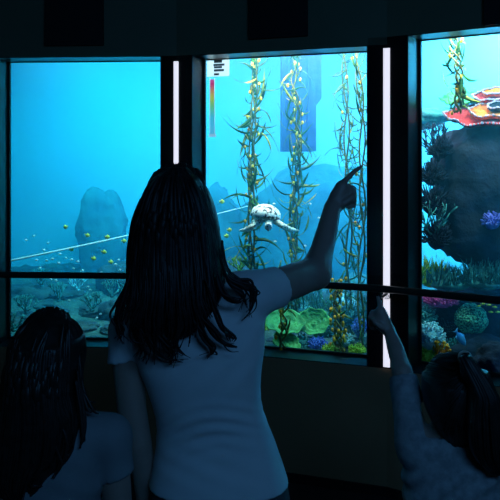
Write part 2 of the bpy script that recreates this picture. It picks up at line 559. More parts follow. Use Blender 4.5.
# kick strip and the room shell
mb = MB()
o1, o2 = offset(-.012), offset(-.0005)
for i in range(len(KEYS) - 1):
    k0, k1 = KEYS[i], KEYS[i + 1]
    mb.prism([o1[k0], o1[k1], o2[k1], o2[k0]], 0, .045)
struct(mb.build('baseboard_front', M['black'], smooth=False))
xl, xr, yb = P[-1].x, P[4].x, -2.6
fl = MB(); fl.prism([(xl - .2, yb - .2), (xr + .2, yb - .2), (xr + .2, 2.2)] + [(p.x, p.y) for p in [FR[k] for k in (3, 2, 1, 0)]] + [(xl - .2, 3.55)], -.1, 0)
struct(fl.build('floor', M['floor'], smooth=False))
ce = MB(); ce.prism([(xl - .2, yb - .2), (xr + .2, yb - .2), (xr + .2, 2.2)] + [(p.x, p.y) for p in [FR[k] for k in (3, 2, 1, 0)]] + [(xl - .2, 3.55)], 2.9, 3.0)
struct(ce.build('ceiling', M['ceil'], smooth=False))
for nm, q in (('wall_left', [(xl - .15, yb - .15), (xl, yb - .15), (xl, P[-1].y), (xl - .15, P[-1].y)]),
              ('wall_right', [(xr, yb - .15), (xr + .15, yb - .15), (xr + .15, P[4].y), (xr, P[4].y)]),
              ('wall_back', [(xl, yb - .15), (xr, yb - .15), (xr, yb), (xl, yb)])):
    mb = MB(); mb.prism(q, 0, 2.9); struct(mb.build(nm, M['wall'], smooth=False))

# ------------------------------------------------------------------ the tank
TD = 1.95                                       # back of the tank, measured from the wall front
SURF = 2.95
b0, b1 = offset(TD), offset(TD + .05)


def rounded(line, it=4):
    p = [line[k] for k in KEYS]
    for _ in range(it):
        q = [p[0]]
        for a, b in zip(p[:-1], p[1:]): q += [a.lerp(b, .25), a.lerp(b, .75)]
        p = q + [p[-1]]
    return p


r0, r1 = rounded(b0), rounded(b1)
v, fc = [], []
for a, b in zip(r0, r1): v += [(a.x, a.y, .2), (a.x, a.y, 3.3), (b.x, b.y, 3.3), (b.x, b.y, .2)]
for i in range(len(r0) - 1):
    for k in range(4):
        a, b = i * 4 + k, i * 4 + (k + 1) % 4
        fc.append((a, b, b + 4, a + 4))
wb = struct(link('wall_tank_back', v, fc, M['back']))
wb.data.set_sharp_from_angle(angle=.8)
for nm, k in (('wall_tank_left', -1), ('wall_tank_right', 4)):
    mb = MB(); a, b = DP[k], b1[k]; e = (FR[0] - FR[-1]).normalized() if k == -1 else (FR[3] - FR[4]).normalized()
    mb.prism([a, b, b + e * .05, a + e * .05], .2, 3.3); struct(mb.build(nm, M['back'], smooth=False))
wv = MB()
w0, w1 = offset(REC + .034), offset(TD - .003)
foot = [w0[k] for k in KEYS] + list(reversed(rounded(offset(TD - .004))))
# trimmed inside the end walls
wv.prism([(p.x, p.y) for p in foot], .25, SURF)
wo = wv.build('water', M['water'], smooth=False); wo['kind'] = 'stuff'
tag(wo, 'clear blue sea water filling the tank behind the windows', 'water', kind='stuff')

# reef floor
vs, fs = [], []
NS, NV = 150, 34
fa, fb = offset(REC + .031), offset(TD + .01)


def along(line, s):
    i = min(int(s), len(KEYS) - 2); t = s - i
    return line[KEYS[i]].lerp(line[KEYS[i + 1]], t)


def bedz(p, v):
    q = Vector((p.x * 2.6, p.y * 2.6, 0))
    return .585 + .20 * v + .10 * v * noise.noise(q + Vector((3, 1, 0))) + .05 * noise.noise(q * 2.7) * min(1, v * 4) + .02 * noise.noise(q * 7) * min(1, v * 4)


for i in range(NS + 1):
    for j in range(NV + 1):
        s = 5 * i / NS; v = j / NV
        p = along(fa, s).lerp(along(fb, s), v)
        vs.append((p.x, p.y, bedz(p, v)))
for i in range(NS):
    for j in range(NV):
        a = i * (NV + 1) + j
        fs.append((a, a + NV + 1, a + NV + 2, a + 1))
struct(link('ground_reef', vs, fs, M['bed']))


def bed_at(x, y):
    """height of the reef floor under (x, y)"""
    best = None
    for i in range(5):
        a, b = fa[KEYS[i]], fa[KEYS[i + 1]]
        u = (b - a).normalized(); n_ = Vector((-u.y, u.x)); r = Vector((x, y)) - a
        s, d = r.dot(u), r.dot(n_)
        if -.4 < s < (b - a).length + .4 and (best is None or abs(s - LEN / 2) < best[0]): best = (abs(s - LEN / 2), d / (TD - REC - .03))
    v = min(1, max(0, best[1])) if best else .5
    return bedz(Vector((x, y)), v)


def rock(name, c, r, m, label, seed, amp=.25, group=None, cat='rock', n=44, stretch=1.6, boxy=0):
    mb = MB()
    off = Vector((seed * 3.1, seed * 1.7, seed * .9))
    mb.ball((0, 0, 0), r, n, n // 2, disp=lambda d: (boxy * ((abs(d.x) ** 5 + abs(d.y) ** 5 + abs(d.z) ** 5) ** -.2 - 1) if boxy else 0) + amp * noise.noise(d * stretch + off) + amp * .5 * noise.noise(d * stretch * 2.6 + off) + amp * .25 * noise.noise(d * stretch * 6 + off))
    o = mb.build(name, m)
    o.location = c
    return tag(o, label, cat, group)


def standing(px, py, Y, r, **k):
    """centre for a rock whose top shows at (px, py), standing in the reef floor"""
    p = at(px, py, Y)
    zb = bed_at(p.x, p.y) - .05
    return Vector((p.x, p.y, (p.z + zb) / 2)), max(.03, (p.z - zb) / 2)


# far rock pillar in the left window, the ridge in the middle one and the reef boulders
c, hz = standing(102, 190, 5.42, 1); rock('rock_pillar', c, (.19, .10, hz), M['hazerock'], 'tall rock pillar standing far back behind the left window', 3, .28)
c, hz = standing(216, 188, 5.35, 1); rock('rock_ridge', c, (.22, .15, hz), M['hazerock'], 'rounded rock outcrop far back at the left of the middle window', 9, .25)
c, hz = standing(325, 166, 5.15, 1); rock('rock_ridge', c, (.62, .07, hz), M['hazerock'], 'broad rock ridge far back across the middle window', 14, .16)
spots = [(26, 284, 4.9, .20), (62, 290, 4.9, .16), (92, 286, 5.05, .20), (128, 262, 4.95, .22), (20, 312, 4.4, .16), (58, 309, 4.45, .10), (98, 305, 4.5, .14),
         (120, 300, 4.4, .13), (150, 290, 4.5, .2), (84, 322, 4.2, .10), (116, 324, 4.15, .10), (40, 300, 4.7, .13), (10, 296, 5.0, .2), (74, 276, 5.4, .25), (36, 268, 5.45, .22), (140, 272, 5.4, .22)]
for i, (px, py, Y, rx) in enumerate(spots):
    c, hz = standing(px, py, Y, 1)
    rock('reef_rock', c, (rx, rx * .8, hz), M['rock'], 'low encrusted boulder in the rubble reef of the left window', 20 + i, .35, 'boulders on the left reef')
spots = [(232, 262, 4.6, .16), (275, 300, 4.7, .22), (315, 292, 4.6, .18), (350, 285, 4.5, .18), (330, 325, 4.1, .14), (362, 338, 3.85, .10), (285, 338, 4.0, .14), (262, 330, 4.3, .12)]
for i, (px, py, Y, rx) in enumerate(spots):
    c, hz = standing(px, py, Y, 1)
    rock('reef_rock', c, (rx, rx * .8, hz), M['rock'], 'dark boulder among the corals of the middle window', 50 + i, .32, 'boulders on the middle reef')

# blue pier hanging down behind the kelp
root = tag(empty('hanging_pier', at(301, 100, 4.32)), 'blue square pier hanging from above, behind the kelp in the middle window', 'pier')
Y = 4.32
mb = MB()
xa, xb, xc = at(282, 0, Y).x, at(316, 0, Y).x, at(322, 0, Y).x
zb = at(0, 151, Y).z
mb.prism([(xa, Y), (xb, Y), (xb, Y + .25), (xa, Y + .25)], zb, 3.2); mb.build('core', M['hull'], root, smooth=False)
mb = MB(); z1, z2 = at(0, 106, Y).z, at(0, 98, Y).z
b = len(mb.v)
for yy in (Y + .03, Y + .2):
    for x, z in ((xb, 3.2), (xc, 3.2), (xc, z2), (xb, z1)): mb.v.append(Vector((x, yy, z)))
mb.f += [(b, b + 3, b + 2, b + 1), (b + 4, b + 5, b + 6, b + 7), (b, b + 1, b + 5, b + 4), (b + 1, b + 2, b + 6, b + 5), (b + 2, b + 3, b + 7, b + 6)]
mb.build('side_fin', M['hull'], root, smooth=False)
mb = MB()
for x in (.2, .78):
    xx = xa + (xb - xa) * x
    mb.prism([(xx - .006, Y - .012), (xx + .006, Y - .012), (xx + .006, Y - .0005), (xx - .006, Y - .0005)], zb, 3.2)
mb.build('rib', M['hull'], root, smooth=False)


# ---------------------------------------------------------------- kelp
def kelp(px0, top, base, Y, label, n_leaf, L, w, m, strands=2, sway=5, floats=10, orange=0, leaf_from=0., seed=0, hang=False, lean=0):
    rnd = random.Random(seed)
    random.seed(seed)
    p1 = at(px0 + lean, base, Y)
    zb = p1.z if hang else bed_at(p1.x, p1.y) - .01
    root = tag(empty('kelp', (p1.x, Y, zb)), label, 'kelp', 'kelp in the tank')
    zt = at(0, top, Y).z
    k = sway / F * Y
    ph = rnd.uniform(0, 6)

    def path(t, s=0):
        z = zb + (zt - zb) * t
        x = p1.x + (at(px0, 0, Y).x - p1.x) * t + k * math.sin(5 * t + ph) * (.3 + .7 * t) + .017 * math.sin(17 * t + s * 2.1)
        return Vector((x, Y + .03 * math.sin(7 * t + ph) + .016 * math.cos(17 * t + s * 2.1), z))
    mb = MB()
    for s in range(strands):
        mb.tube([path(i / 40, s) for i in range(41)], [.0065 - .0025 * i / 40 for i in range(41)], 6)
    mb.build('stipe', M['stipe'], root)
    lf, yel, bl, orr = MB(), [], [], []
    n_leaf = int(n_leaf * 1.4)
    for i in range(n_leaf):
        t = leaf_from + (1 - leaf_from) * (i + rnd.random() * .8) / n_leaf
        p = path(t, i % strands)
        a = rnd.uniform(0, 2 * PI)
        sgn = 1 if i % 2 else -1
        d = Vector((sgn * rnd.uniform(.25, 1), rnd.uniform(-.6, .6), rnd.uniform(-1.1, .9)))
        LL = L * (rnd.uniform(.3, .6) if rnd.random() < .45 else rnd.uniform(.8, 1.5))
        nf = len(lf.f)
        lf.blade(p, d, Vector((0, 0, 1)), LL, w * rnd.uniform(.5, .9), rnd.choice((2.8, 1.4, 4.0, -1.6, -3.2, .8, 5.0)))
        if rnd.random() < .2: yel.append((nf, len(lf.f)))
        if i % max(1, n_leaf // max(1, floats)) == 0:
            q = p + d.normalized() * .028
            (orr if rnd.random() < orange else bl).append(q)
    bo = lf.build('blades', m, root)
    bo.data.materials.append(M['kelpyellow'])
    for a, b in yel:
        for q in range(a, b): bo.data.polygons[q].material_index = 1
    for nm, lst, mm in (('float', bl, M['bladder']), ('orange_float', orr, M['orange'])):
        if not lst: continue
        fm = MB(); fm.ball((0, 0, 0), (.0085, .0085, .0125), 8, 6)
        o = fm.build(nm, mm, root); o.location = lst[0]
        for q in lst[1:]:
            d = o.copy(); C.objects.link(d); d.parent = root; d.matrix_parent_inverse = Matrix.Translation(-root.location); d.location = q
    if not hang:
        h = MB()
        for i in range(9):
            a = 2 * PI * i / 9
            h.tube([(p1.x, Y, zb + .05), (p1.x + .03 * math.cos(a), Y + .03 * math.sin(a), zb + .03), (p1.x + .055 * math.cos(a), Y + .055 * math.sin(a), zb - .01)], [.006, .005, .003], 5)
        h.build('holdfast', M['stipe'], root)
    return root


kelp(253, 45, 330, 4.10, 'tallest leafy kelp with yellow and orange floats, left in the middle window', 120, .16, .016, M['kelp'], 4, 3, 48, .45, 0, 11)
kelp(297, 140, 345, 4.12, 'green kelp rising behind the turtle, below the blue pier', 92, .135, .014, M['kelp'], 3, 2, 30, .2, 0, 12, lean=-3)
kelp(297, 45, 148, 4.14, 'thin kelp with yellow floats hanging down in front of the blue pier', 56, .12, .012, M['kelpdark'], 2, 4, 22, .2, 0, 13, hang=True)
kelp(348, 42, 340, 3.98, 'slender teal kelp above the pointing finger, right in the middle window', 120, .12, .0085, M['kelpdark'], 2, 3, 8, .3, 0, 14)
kelp(361, 50, 345, 3.78, 'sparse curling kelp at the right edge of the middle window', 80, .12, .0085, M['kelpdark'], 2, 3, 10, .6, 0, 15)
kelp(338, 280, 348, 3.76, 'short golden kelp growing among the corals under the pointing arm', 44, .06, .011, M['kelp'], 3, 2, 44, .7, 0, 16)
kelp(275, 272, 345, 4.2, 'short bushy kelp beside the raised upper arm', 70, .10, .013, M['kelp'], 2, 3, 16, .1, 0, 17)
kelp(284, 286, 350, 3.72, 'short leafy kelp with yellow floats in front of the green plate corals', 22, .06, .012, M['kelp'], 2, 2, 12, .3, 0, 27)
kelp(458, 30, 112, 3.48, 'leafy kelp hanging above the red coral in the right window', 30, .10, .016, M['kelp'], 4, 4, 8, .4, 0, 18, hang=True)


# ---------------------------------------------------------------- corals
def branch_coral(name, c, H, m, label, cat='coral', n=26, spread=.8, r=.006, seed=0, group=None, down=False, knob=False):
    rnd = random.Random(seed); mb = MB(); c = Vector(c)

    def grow(p, d, L, r, k):
        pts = [p]; q = p.copy(); dd = d.copy()
        for i in range(3):
            dd = (dd + Vector((rnd.uniform(-.3, .3), rnd.uniform(-.3, .3), rnd.uniform(-.1, .3)))).normalized()
            q = q + dd * L / 3; pts.append(q.copy())
        mb.tube(pts, [r, r * .9, r * .8, r * .6], 5)
        if k == 0:
            if knob: mb.ball(q, r * 1.5, 6, 5)
            return
        for _ in range(rnd.choice((2, 3))):
            grow(q, (dd + Vector((rnd.uniform(-1, 1), rnd.uniform(-1, 1), rnd.uniform(-.1, .7))) * spread).normalized(), L * .72, r * .75, k - 1)
    mb.ball(c, (r * 3, r * 3, r * 2), 8, 6)
    for i in range(n // 4):
        a = 2 * PI * i / (n // 4)
        d = Vector((math.cos(a) * spread, math.sin(a) * spread, rnd.uniform(.5, 1.2))).normalized()
        if down: d.z *= -.3
        grow(c, d, H * .42, r, 2)
    return tag(mb.build(name, m), label, cat, group)


def bush_coral(name, c, R, m, label, n=120, L=.03, r=.005, seed=0, group=None, cat='coral'):
    """a dome set with blunt finger polyps"""
    rnd = random.Random(seed); c = Vector(c); R = Vector(R); root = None
    mb = MB(); mb.ball(c, R, 18, 12, disp=lambda d: .12 * noise.noise(d * 3 + Vector((seed, 0, 0))))
    for i in range(n):
        z = rnd.uniform(-.3, 1); a = rnd.uniform(0, 2 * PI); q = math.sqrt(max(0, 1 - z * z))
        d = Vector((q * math.cos(a), q * math.sin(a), z))
        p = c + Vector((d.x * R.x, d.y * R.y, d.z * R.z)) * .94
        t = (d + Vector((rnd.uniform(-.4, .4), rnd.uniform(-.4, .4), rnd.uniform(-.2, .5)))).normalized()
        k = rnd.uniform(.6, 1.2)
        mb.tube([p, p + t * L * .5 * k, p + (t + Vector((0, 0, .2))) * L * k], [r, r * 1.05, r * .8], 5)
        mb.ball(p + (t + Vector((0, 0, .2))) * L * k, r * 1.05, 6, 4)
    return tag(mb.build(name, m), label, cat, group)


def plate_coral(c, R, m, label, seed, tilt=(.35, 0), cup=.35, group=None, ruffle=.08, stalk=.1):
    rnd = random.Random(seed)
    root = tag(empty('plate_coral', c), label, 'coral', group)
    NR, NA = 14, 72
    rot = Matrix.Rotation(tilt[0], 3, 'X') @ Matrix.Rotation(tilt[1], 3, 'Y')
    def surf(off):
        out = []
        for i in range(NR + 1):
            t = i / NR
            for k in range(NA):
                a = 2 * PI * k / NA
                rr = R * t * (1 + ruffle * math.sin(7 * a + seed) * t + .10 * math.sin(2 * a + seed) * t)
                z = cup * R * t * t + ruffle * R * .8 * math.sin(11 * a + seed) * t ** 3 + .012 * R * math.sin(40 * a) * t + .02 * R * math.sin(22 * t) + off * (1 - .6 * t)
                out.append(Vector(c) + rot @ Vector((rr * math.cos(a), rr * math.sin(a), z)))
        return out
    v = surf(0) + surf(-.09 * R)
    f = []; n2 = (NR + 1) * NA
    for i in range(NR):
        for k in range(NA):
            a, b = i * NA + k, i * NA + (k + 1) % NA
            f.append((a, a + NA, b + NA, b)); f.append((n2 + a, n2 + b, n2 + b + NA, n2 + a + NA))
    for k in range(NA):
        a, b = NR * NA + k, NR * NA + (k + 1) % NA
        f.append((a, n2 + a, n2 + b, b))
    link('plate', v, f, m, root)
    mb = MB(); z0 = bed_at(c[0], c[1]) - .02
    s = min(stalk, 9) if stalk else 0
    zb = max(z0, c[2] - s) if stalk < 1 else z0
    mb.tube([(c[0], c[1], c[2] + .0), (c[0] + .01, c[1] + .01, (c[2] + zb) / 2), (c[0] + .015, c[1] + .02, zb)], [R * .22, R * .14, R * .26], 14)
    mb.build('stalk', m, root)
    return root


plate_coral(at(284, 325, 3.86), .105, M['greencoral'], 'cupped green plate coral nearest the white t-shirt, middle window', 1, (.55, .15), .30, 'green plate corals', .05, 2)
plate_coral(at(314, 323, 3.88), .088, M['greencoral'], 'round green plate coral at the centre of the middle reef', 2, (.9, -.25), .28, 'green plate corals', .05, 2)
plate_coral(at(286, 345, 3.76), .080, M['greencoral'], 'low green plate coral just above the window bottom edge', 4, (.5, .1), .3, 'green plate corals', .06, 2)
bush_coral('anemone', at(360, 330, 3.85), (.030, .03, .045), M['bluecoral'], 'deep blue bushy anemone at the lower right corner of the middle window', 110, .02, .005, 3, cat='anemone')
bush_coral('bushy_coral', at(343, 341, 3.8), (.045, .04, .03), M['palecoral'], 'pale blue knobby coral beside the golden kelp', 120, .016, .005, 4)
bush_coral('bushy_coral', at(357, 351, 3.68), (.035, .03, .022), M['limecoral'], 'lime green bushy coral in the lower right corner of the middle window', 90, .016, .004, 5)
bush_coral('bushy_coral', at(327, 331, 3.98), (.055, .05, .05), M['tealcoral'], 'teal bushy coral between green plate corals and golden kelp', 120, .025, .005, 6)
bush_coral('bushy_coral', at(266, 336, 4.1), (.06, .05, .05), M['limecoral'], 'lime bushy coral half hidden behind the white t-shirt', 120, .025, .005, 7)
branch_coral('branching_coral', at(352, 300, 4.25), .16, M['tealcoral'], 'teal branching coral under the handrail, right in the middle window', seed=3, n=24)
branch_coral('branching_coral', at(316, 300, 4.35), .14, M['tealcoral'], 'teal branching coral beside the raised elbow', seed=5, n=24)
branch_coral('branching_coral', at(357, 225, 4.2), .12, M['darkrock'], 'dark branching coral beside the pier, below the pointing finger', seed=6, n=20)
branch_coral('branching_coral', at(240, 270, 4.1), .10, M['limecoral'], 'yellow green branching coral beside the long dark hair', seed=8, n=24)
branch_coral('branching_coral', at(372, 320, 4.1), .14, M['tealcoral'], 'teal branching coral hidden behind the pier edge', seed=9, n=20)

# right window: rock stack, ledge, red coral, brain coral, bushes
rock('rock_stack', at(500, 194, 3.72), (.335, .20, .375), M['darkrock'], 'massive dark blue rock stack filling the right window', 31, .16, n=80, stretch=2.4, boxy=.8)
c = at(472, 287, 3.78); rock('reef_rock', (c.x, c.y, (c.z + .5) / 2), (.40, .19, (c.z - .45) / 2), M['darkrock'], 'dark rock base under the brain coral in the right window', 33, .2, n=50)
rock('rock_ledge', at(424, 117, 4.0), (.17, .10, .055), M['tealcoral'], 'flat green ledge jutting left beneath the hanging kelp', 36, .22)
c = at(440, 352, 3.75); rock('reef_rock', c, (.11, .08, .10), M['darkrock'], 'dark rock behind the orange coral in the right window', 38, .3)
c = at(484, 362, 3.55); rock('reef_rock', c, (.26, .09, .13), M['darkrock'], 'dark rock beneath the blue fish in the right window', 39, .3)

c = at(505, 368, 3.35); rock('reef_rock', c, (.17, .08, .12), M['darkrock'], 'dark rock in the lower right corner of the right window', 41, .3)

# the red plate coral with pale ruffled rim and orange rings
root = tag(empty('red_coral', at(492, 118, 3.62)), 'red plate coral with pale ruffled rims and orange rings', 'coral')
cc = at(494, 116, 3.62)
rot = Matrix.Rotation(.62, 3, 'X') @ Matrix.Rotation(-.13, 3, 'Y')


def ringdisc(cx, cz, Rx, Ry, lift, m, nm, rim):
    NR, NA = 12, 84
    v, f = [], []
    for off in (0, -.02):
        for i in range(NR + 1):
            t = i / NR
            for k in range(NA):
                a = 2 * PI * k / NA
                z = lift + .10 * Rx * t ** 2 + .03 * Rx * math.sin(9 * a + cx * 30) * t ** 3 + off * (1 - .5 * t) + .006 * math.sin(26 * t)
                q = 1 + .06 * math.sin(5 * a + cx * 40) * t
                v.append(cc + rot @ Vector((cx + Rx * t * q * math.cos(a), cz + Ry * t * q * math.sin(a), z)))
    n2 = (NR + 1) * NA
    for i in range(NR):
        for k in range(NA):
            a, b = i * NA + k, i * NA + (k + 1) % NA
            f += [(a, a + NA, b + NA, b), (n2 + a, n2 + b, n2 + b + NA, n2 + a + NA)]
    for k in range(NA):
        a, b = NR * NA + k, NR * NA + (k + 1) % NA
        f.append((a, n2 + a, n2 + b, b))
    o = link(nm, v, f, m, root)
    mb = MB()
    edge = v[NR * NA:(NR + 1) * NA]
    for k in range(NA):
        p = edge[k]; r_ = rim * (1 + .35 * math.sin(k * 2.3))
        mb.ball(p + Vector((0, 0, .001)), r_, 6, 5)
    e = mb.build('ruffled_rim', M['ruffle'], o)
    return o


ringdisc(0, 0, .250, .115, 0, M['red'], 'red_plate', .006)
ringdisc(.03, -.01, .165, .07, .028, M['ring'], 'orange_plate', .0052)
ringdisc(.055, .0, .095, .035, .052, M['darkrock'], 'dark_plate', .0045)
ringdisc(.02, .09, .11, .05, .06, M['red'], 'rear_plate', .005)
ringdisc(.03, .10, .07, .03, .082, M['ring'], 'rear_ring', .004)
mb = MB(); mb.tube([tuple(cc + Vector((0, .02, -.01))), tuple(cc + Vector((.03, .14, -.06))), tuple(cc + Vector((.04, .30, -.12)))], [.05, .07, .10], 18); mb.build('stalk', M['darkrock'], root)

c = at(463, 100, 3.78)
plate_coral(c, .13, M['greencoral'], 'green plate coral on the ledge behind the red coral', 6, (.32, -.1), .15, None, .07, .12)
bush_coral('brain_coral', at(471, 319, 3.6), (.088, .075, .080), M['braincoral'], 'large green brain coral in the right window', 0, 0, 0, 1)
for o in list(C.objects):
    if o.name.startswith('brain_coral'):
        for v in o.data.vertices:
            pass
bush_coral('bushy_coral', at(441, 301, 3.62), (.075, .05, .035), M['magenta'], 'magenta bushy coral left of the brain coral', 170, .020, .0055, 11)
bush_coral('bushy_coral', at(430, 338, 3.50), (.060, .05, .060), M['palecoral'], 'pale blue bushy coral at the lower left of the right window', 190, .020, .0050, 12)
branch_coral('branching_coral', at(437, 362, 3.46), .12, M['yellowcoral'], 'orange yellow branching coral above the ponytailed person', seed=21, n=20, spread=.45, r=.0085, knob=True)
bush_coral('bushy_coral', at(492, 222, 3.50), (.040, .03, .038), M['purplecoral'], 'violet bushy coral on the face of the dark rock stack', 90, .016, .004, 13)
bush_coral('bushy_coral', at(425, 360, 3.5), (.05, .04, .05), M['limecoral'], 'lime bushy coral below the pale blue coral', 80, .022, .005, 14)
bush_coral('bushy_coral', at(490, 325, 3.72), (.05, .04, .05), M['tealcoral'], 'teal bushy coral right of the brain coral', 120, .02, .005, 15)
bush_coral('bushy_coral', at(452, 350, 3.58), (.05, .04, .04), M['tealcoral'], 'teal bushy coral beneath the magenta coral', 120, .02, .005, 16)
branch_coral('branching_coral', at(438, 160, 3.62), .22, M['darkrock'], 'dark branching coral on the upper left of the rock stack', seed=22, n=44, r=.005)
branch_coral('branching_coral', at(434, 236, 3.58), .24, M['tealcoral'], 'dark teal branching coral on the left side of the rock stack', seed=23, n=44, r=.006)
branch_coral('branching_coral', at(424, 128, 3.95), .10, M['darkrock'], 'dark branching coral hanging under the rock ledge', seed=24, n=24, r=.005, down=True)


def grass_clump(px, py, Y, R, H, m, label, n, seed):
    random.seed(seed); mb = MB(); c = at(px, py, Y)
    mb.ball(c - Vector((0, 0, .01)), (R * .8, R * .5, .03), 14, 8)
    for i in range(n):
        a = random.uniform(0, 2 * PI); q = math.sqrt(random.random()) * R
        p = c + Vector((q * math.cos(a), q * math.sin(a) * .6, 0))
        mb.blade(p, Vector((random.uniform(-.5, .5), random.uniform(-.5, .5), 1)), Vector((random.uniform(-1, 1), random.uniform(-1, 1), .3)).normalized(), H * random.uniform(.6, 1.2), .006, .6, .001, 5)
    return tag(mb.build('sea_grass', m), label, 'sea plant')


grass_clump(450, 283, 3.62, .13, .10, M['tealcoral'], 'teal spiky sea plant left of centre above the handrail, right window', 150, 31)
grass_clump(486, 282, 3.55, .12, .11, M['tealcoral'], 'teal spiky sea plant above the handrail at the picture edge', 150, 32)
grass_clump(432, 280, 3.66, .07, .12, M['limecoral'], 'yellow green sea plant at the lower left of the rock stack', 60, 33)


for i, (px, py, Y, h_, mm, lab) in enumerate((
        (26, 312, 4.35, .13, 'tealcoral', 'teal branching coral at the far left under the handrail'), (58, 300, 4.6, .14, 'tealcoral', 'teal branching coral on the left reef above the lower left person'),
        (92, 310, 4.3, .13, 'tealcoral', 'teal branching coral between the two dark haired people'), (112, 296, 4.5, .15, 'tealcoral', 'teal branching coral beside the long dark hair in the left window'),
        (122, 330, 4.05, .10, 'limecoral', 'green branching coral at the sill beside the white sleeve'), (78, 290, 4.8, .15, 'palecoral', 'pale branching coral just under the handrail, left window'),
        (42, 286, 4.9, .15, 'tealcoral', 'teal branching coral far back under the handrail, left window'), (14, 330, 4.05, .12, 'tealcoral', 'teal branching coral in the lower left corner of the left window'))):
    branch_coral('branching_coral', at(px, py, Y), h_, M[mm], lab, seed=40 + i, n=28, r=.006)
for i, (px, py, Y, R_, mm, lab) in enumerate((
        (303, 344, 3.85, .045, 'tealcoral', 'teal bushy coral in front of the green plate corals'), (318, 346, 3.8, .035, 'bluecoral', 'dark blue bushy coral low at the middle of the window edge'),
        (352, 318, 4.0, .055, 'tealcoral', 'teal bushy coral behind the deep blue anemone'), (330, 352, 3.75, .028, 'limecoral', 'small lime bushy coral at the window edge below the golden kelp'),
        (300, 312, 4.2, .06, 'tealcoral', 'teal bushy coral behind the green plate corals'), (345, 305, 4.15, .06, 'palecoral', 'pale bushy coral just under the handrail, right of the elbow'))):
    bush_coral('bushy_coral', at(px, py, Y), (R_, R_ * .8, R_ * .8), M[mm], lab, 110, .02, .0045, 60 + i)
for i, (px, py, Y, R_, mm, lab) in enumerate((
        (424, 318, 3.62, .05, 'tealcoral', 'teal bushy coral at the left edge under the magenta coral'), (470, 372, 3.42, .05, 'tealcoral', 'teal bushy coral directly above the ponytail'),
        (446, 330, 3.62, .045, 'darkrock', 'dark bushy coral between magenta and orange corals'))):
    bush_coral('bushy_coral', at(px, py, Y), (R_, R_ * .8, R_ * .8), M[mm], lab, 110, .022, .0045, 80 + i)
for i, (px, py, Y, R_, L_, lab) in enumerate(((433, 205, 3.60, .055, .05, 'dark bushy coral half way up the left side of the rock stack'), (431, 178, 3.62, .04, .05, 'dark bushy coral high on the left side of the rock stack'),
                                           (437, 240, 3.58, .05, .045, 'dark bushy coral low on the left side of the rock stack'), (441, 152, 3.62, .035, .04, 'dark bushy coral under the ledge beside the red coral'))):
    bush_coral('bushy_coral', at(px, py, Y), (R_, R_ * .7, R_), M['darkrock'], lab, 150, L_, .0035, 120 + i)
grass_clump(312, 312, 4.35, .16, .14, M['kelpdark'], 'dark green sea plant behind the corals beside the raised arm', 120, 41)
grass_clump(352, 322, 4.2, .14, .16, M['kelpdark'], 'dark green sea plant behind the golden kelp', 120, 42)
grass_clump(268, 312, 4.4, .14, .14, M['kelpdark'], 'dark green sea plant behind the white shoulder', 120, 43)


# ---------------------------------------------------------------- fish
def fish_mesh(name, L, H, m, loc, heading, label, cat, group, pitch=0):
    mb = MB()
    n = 10
    prof = [(0, .10), (.06, .38), (.18, .72), (.34, .98), (.5, 1), (.66, .78), (.8, .42), (.88, .22)]
    base = len(mb.v)
    for t, r in prof:
        for k in range(n):
            a = 2 * PI * k / n
            mb.v.append(Vector((L * (.5 - t), math.cos(a) * H * .28 * r, math.sin(a) * H * .5 * r)))
    for i in range(len(prof) - 1):
        for k in range(n):
            a, b = base + i * n + k, base + i * n + (k + 1) % n
            mb.f.append((a, a + n, b + n, b))
    mb.f.append(tuple(base + k for k in range(n))); mb.f.append(tuple(base + (len(prof) - 1) * n + k for k in reversed(range(n))))
    th = H * .03

    def fin(poly):
        b = len(mb.v); q = len(poly)
        for s in (-1, 1):
            for x, z in poly: mb.v.append(Vector((x * L, s * th, z * H)))
        mb.f.append(tuple(b + k for k in range(q))); mb.f.append(tuple(b + q + k for k in reversed(range(q))))
        for k in range(q): mb.f.append((b + k, b + q + k, b + q + (k + 1) % q, b + (k + 1) % q))
    fin([(-.34, .08), (-.56, .42), (-.50, 0), (-.56, -.42), (-.34, -.08)])
    fin([(.20, .40), (-.02, .66), (-.26, .34), (-.2, .25), (.15, .35)])
    fin([(-.02, -.44), (-.2, -.60), (-.26, -.3), (-.1, -.4)])
    o = mb.build(name, m)
    o.location = loc
    o.rotation_euler = (0, pitch, heading)
    return tag(o, label, cat, group)


first = {}


def fish(kind, px, py, Y, heading, label, group, size, m, pitch=0, hr=.62):
    if kind not in first:
        first[kind] = fish_mesh(kind, size, size * hr, m, at(px, py, Y), heading, label, 'fish', group, pitch)
        return
    o = first[kind].copy(); C.objects.link(o)
    o.location = at(px, py, Y); o.rotation_euler = (0, pitch, heading); tag(o, label, 'fish', group)


rf = random.Random(5)
names_y = ['highest small yellow fish, above the rope in the left window', 'yellow fish directly over the pale rope, left window', 'greenish yellow fish above the rope beside the dark hair',
           'yellow fish closest to the dark haired head, left window', 'leftmost yellow fish below the rope', 'yellow fish below the rope, in the middle of the trio',
           'lowest left yellow fish of the trio below the rope', 'lowest yellow fish, just above the handrail in the left window']
for i, (px, py) in enumerate([(65.5, 227), (87.4, 235.4), (107.5, 237), (124, 241), (71.5, 249.5), (104, 252), (93.7, 258.5), (111, 262)]):
    fish('yellow_fish', px, py, 4.15 + .1 * rf.random(), rf.choice((.3, .6, PI - .3, -.4)), names_y[i], 'yellow fish in the left window', .032, M['yellowfish'], rf.uniform(-.3, .3), .75)
for px, py, lab in ((222, 201.6, 'upper small yellow fish right of the dark haired head'), (229.4, 230, 'middle small yellow fish left of the tall kelp'), (226.6, 236, 'lowest small yellow fish left of the tall kelp')):
    fish('yellow_fish', px, py, 4.15, .4, lab, 'yellow fish in the middle window', .022, M['yellowfish'])
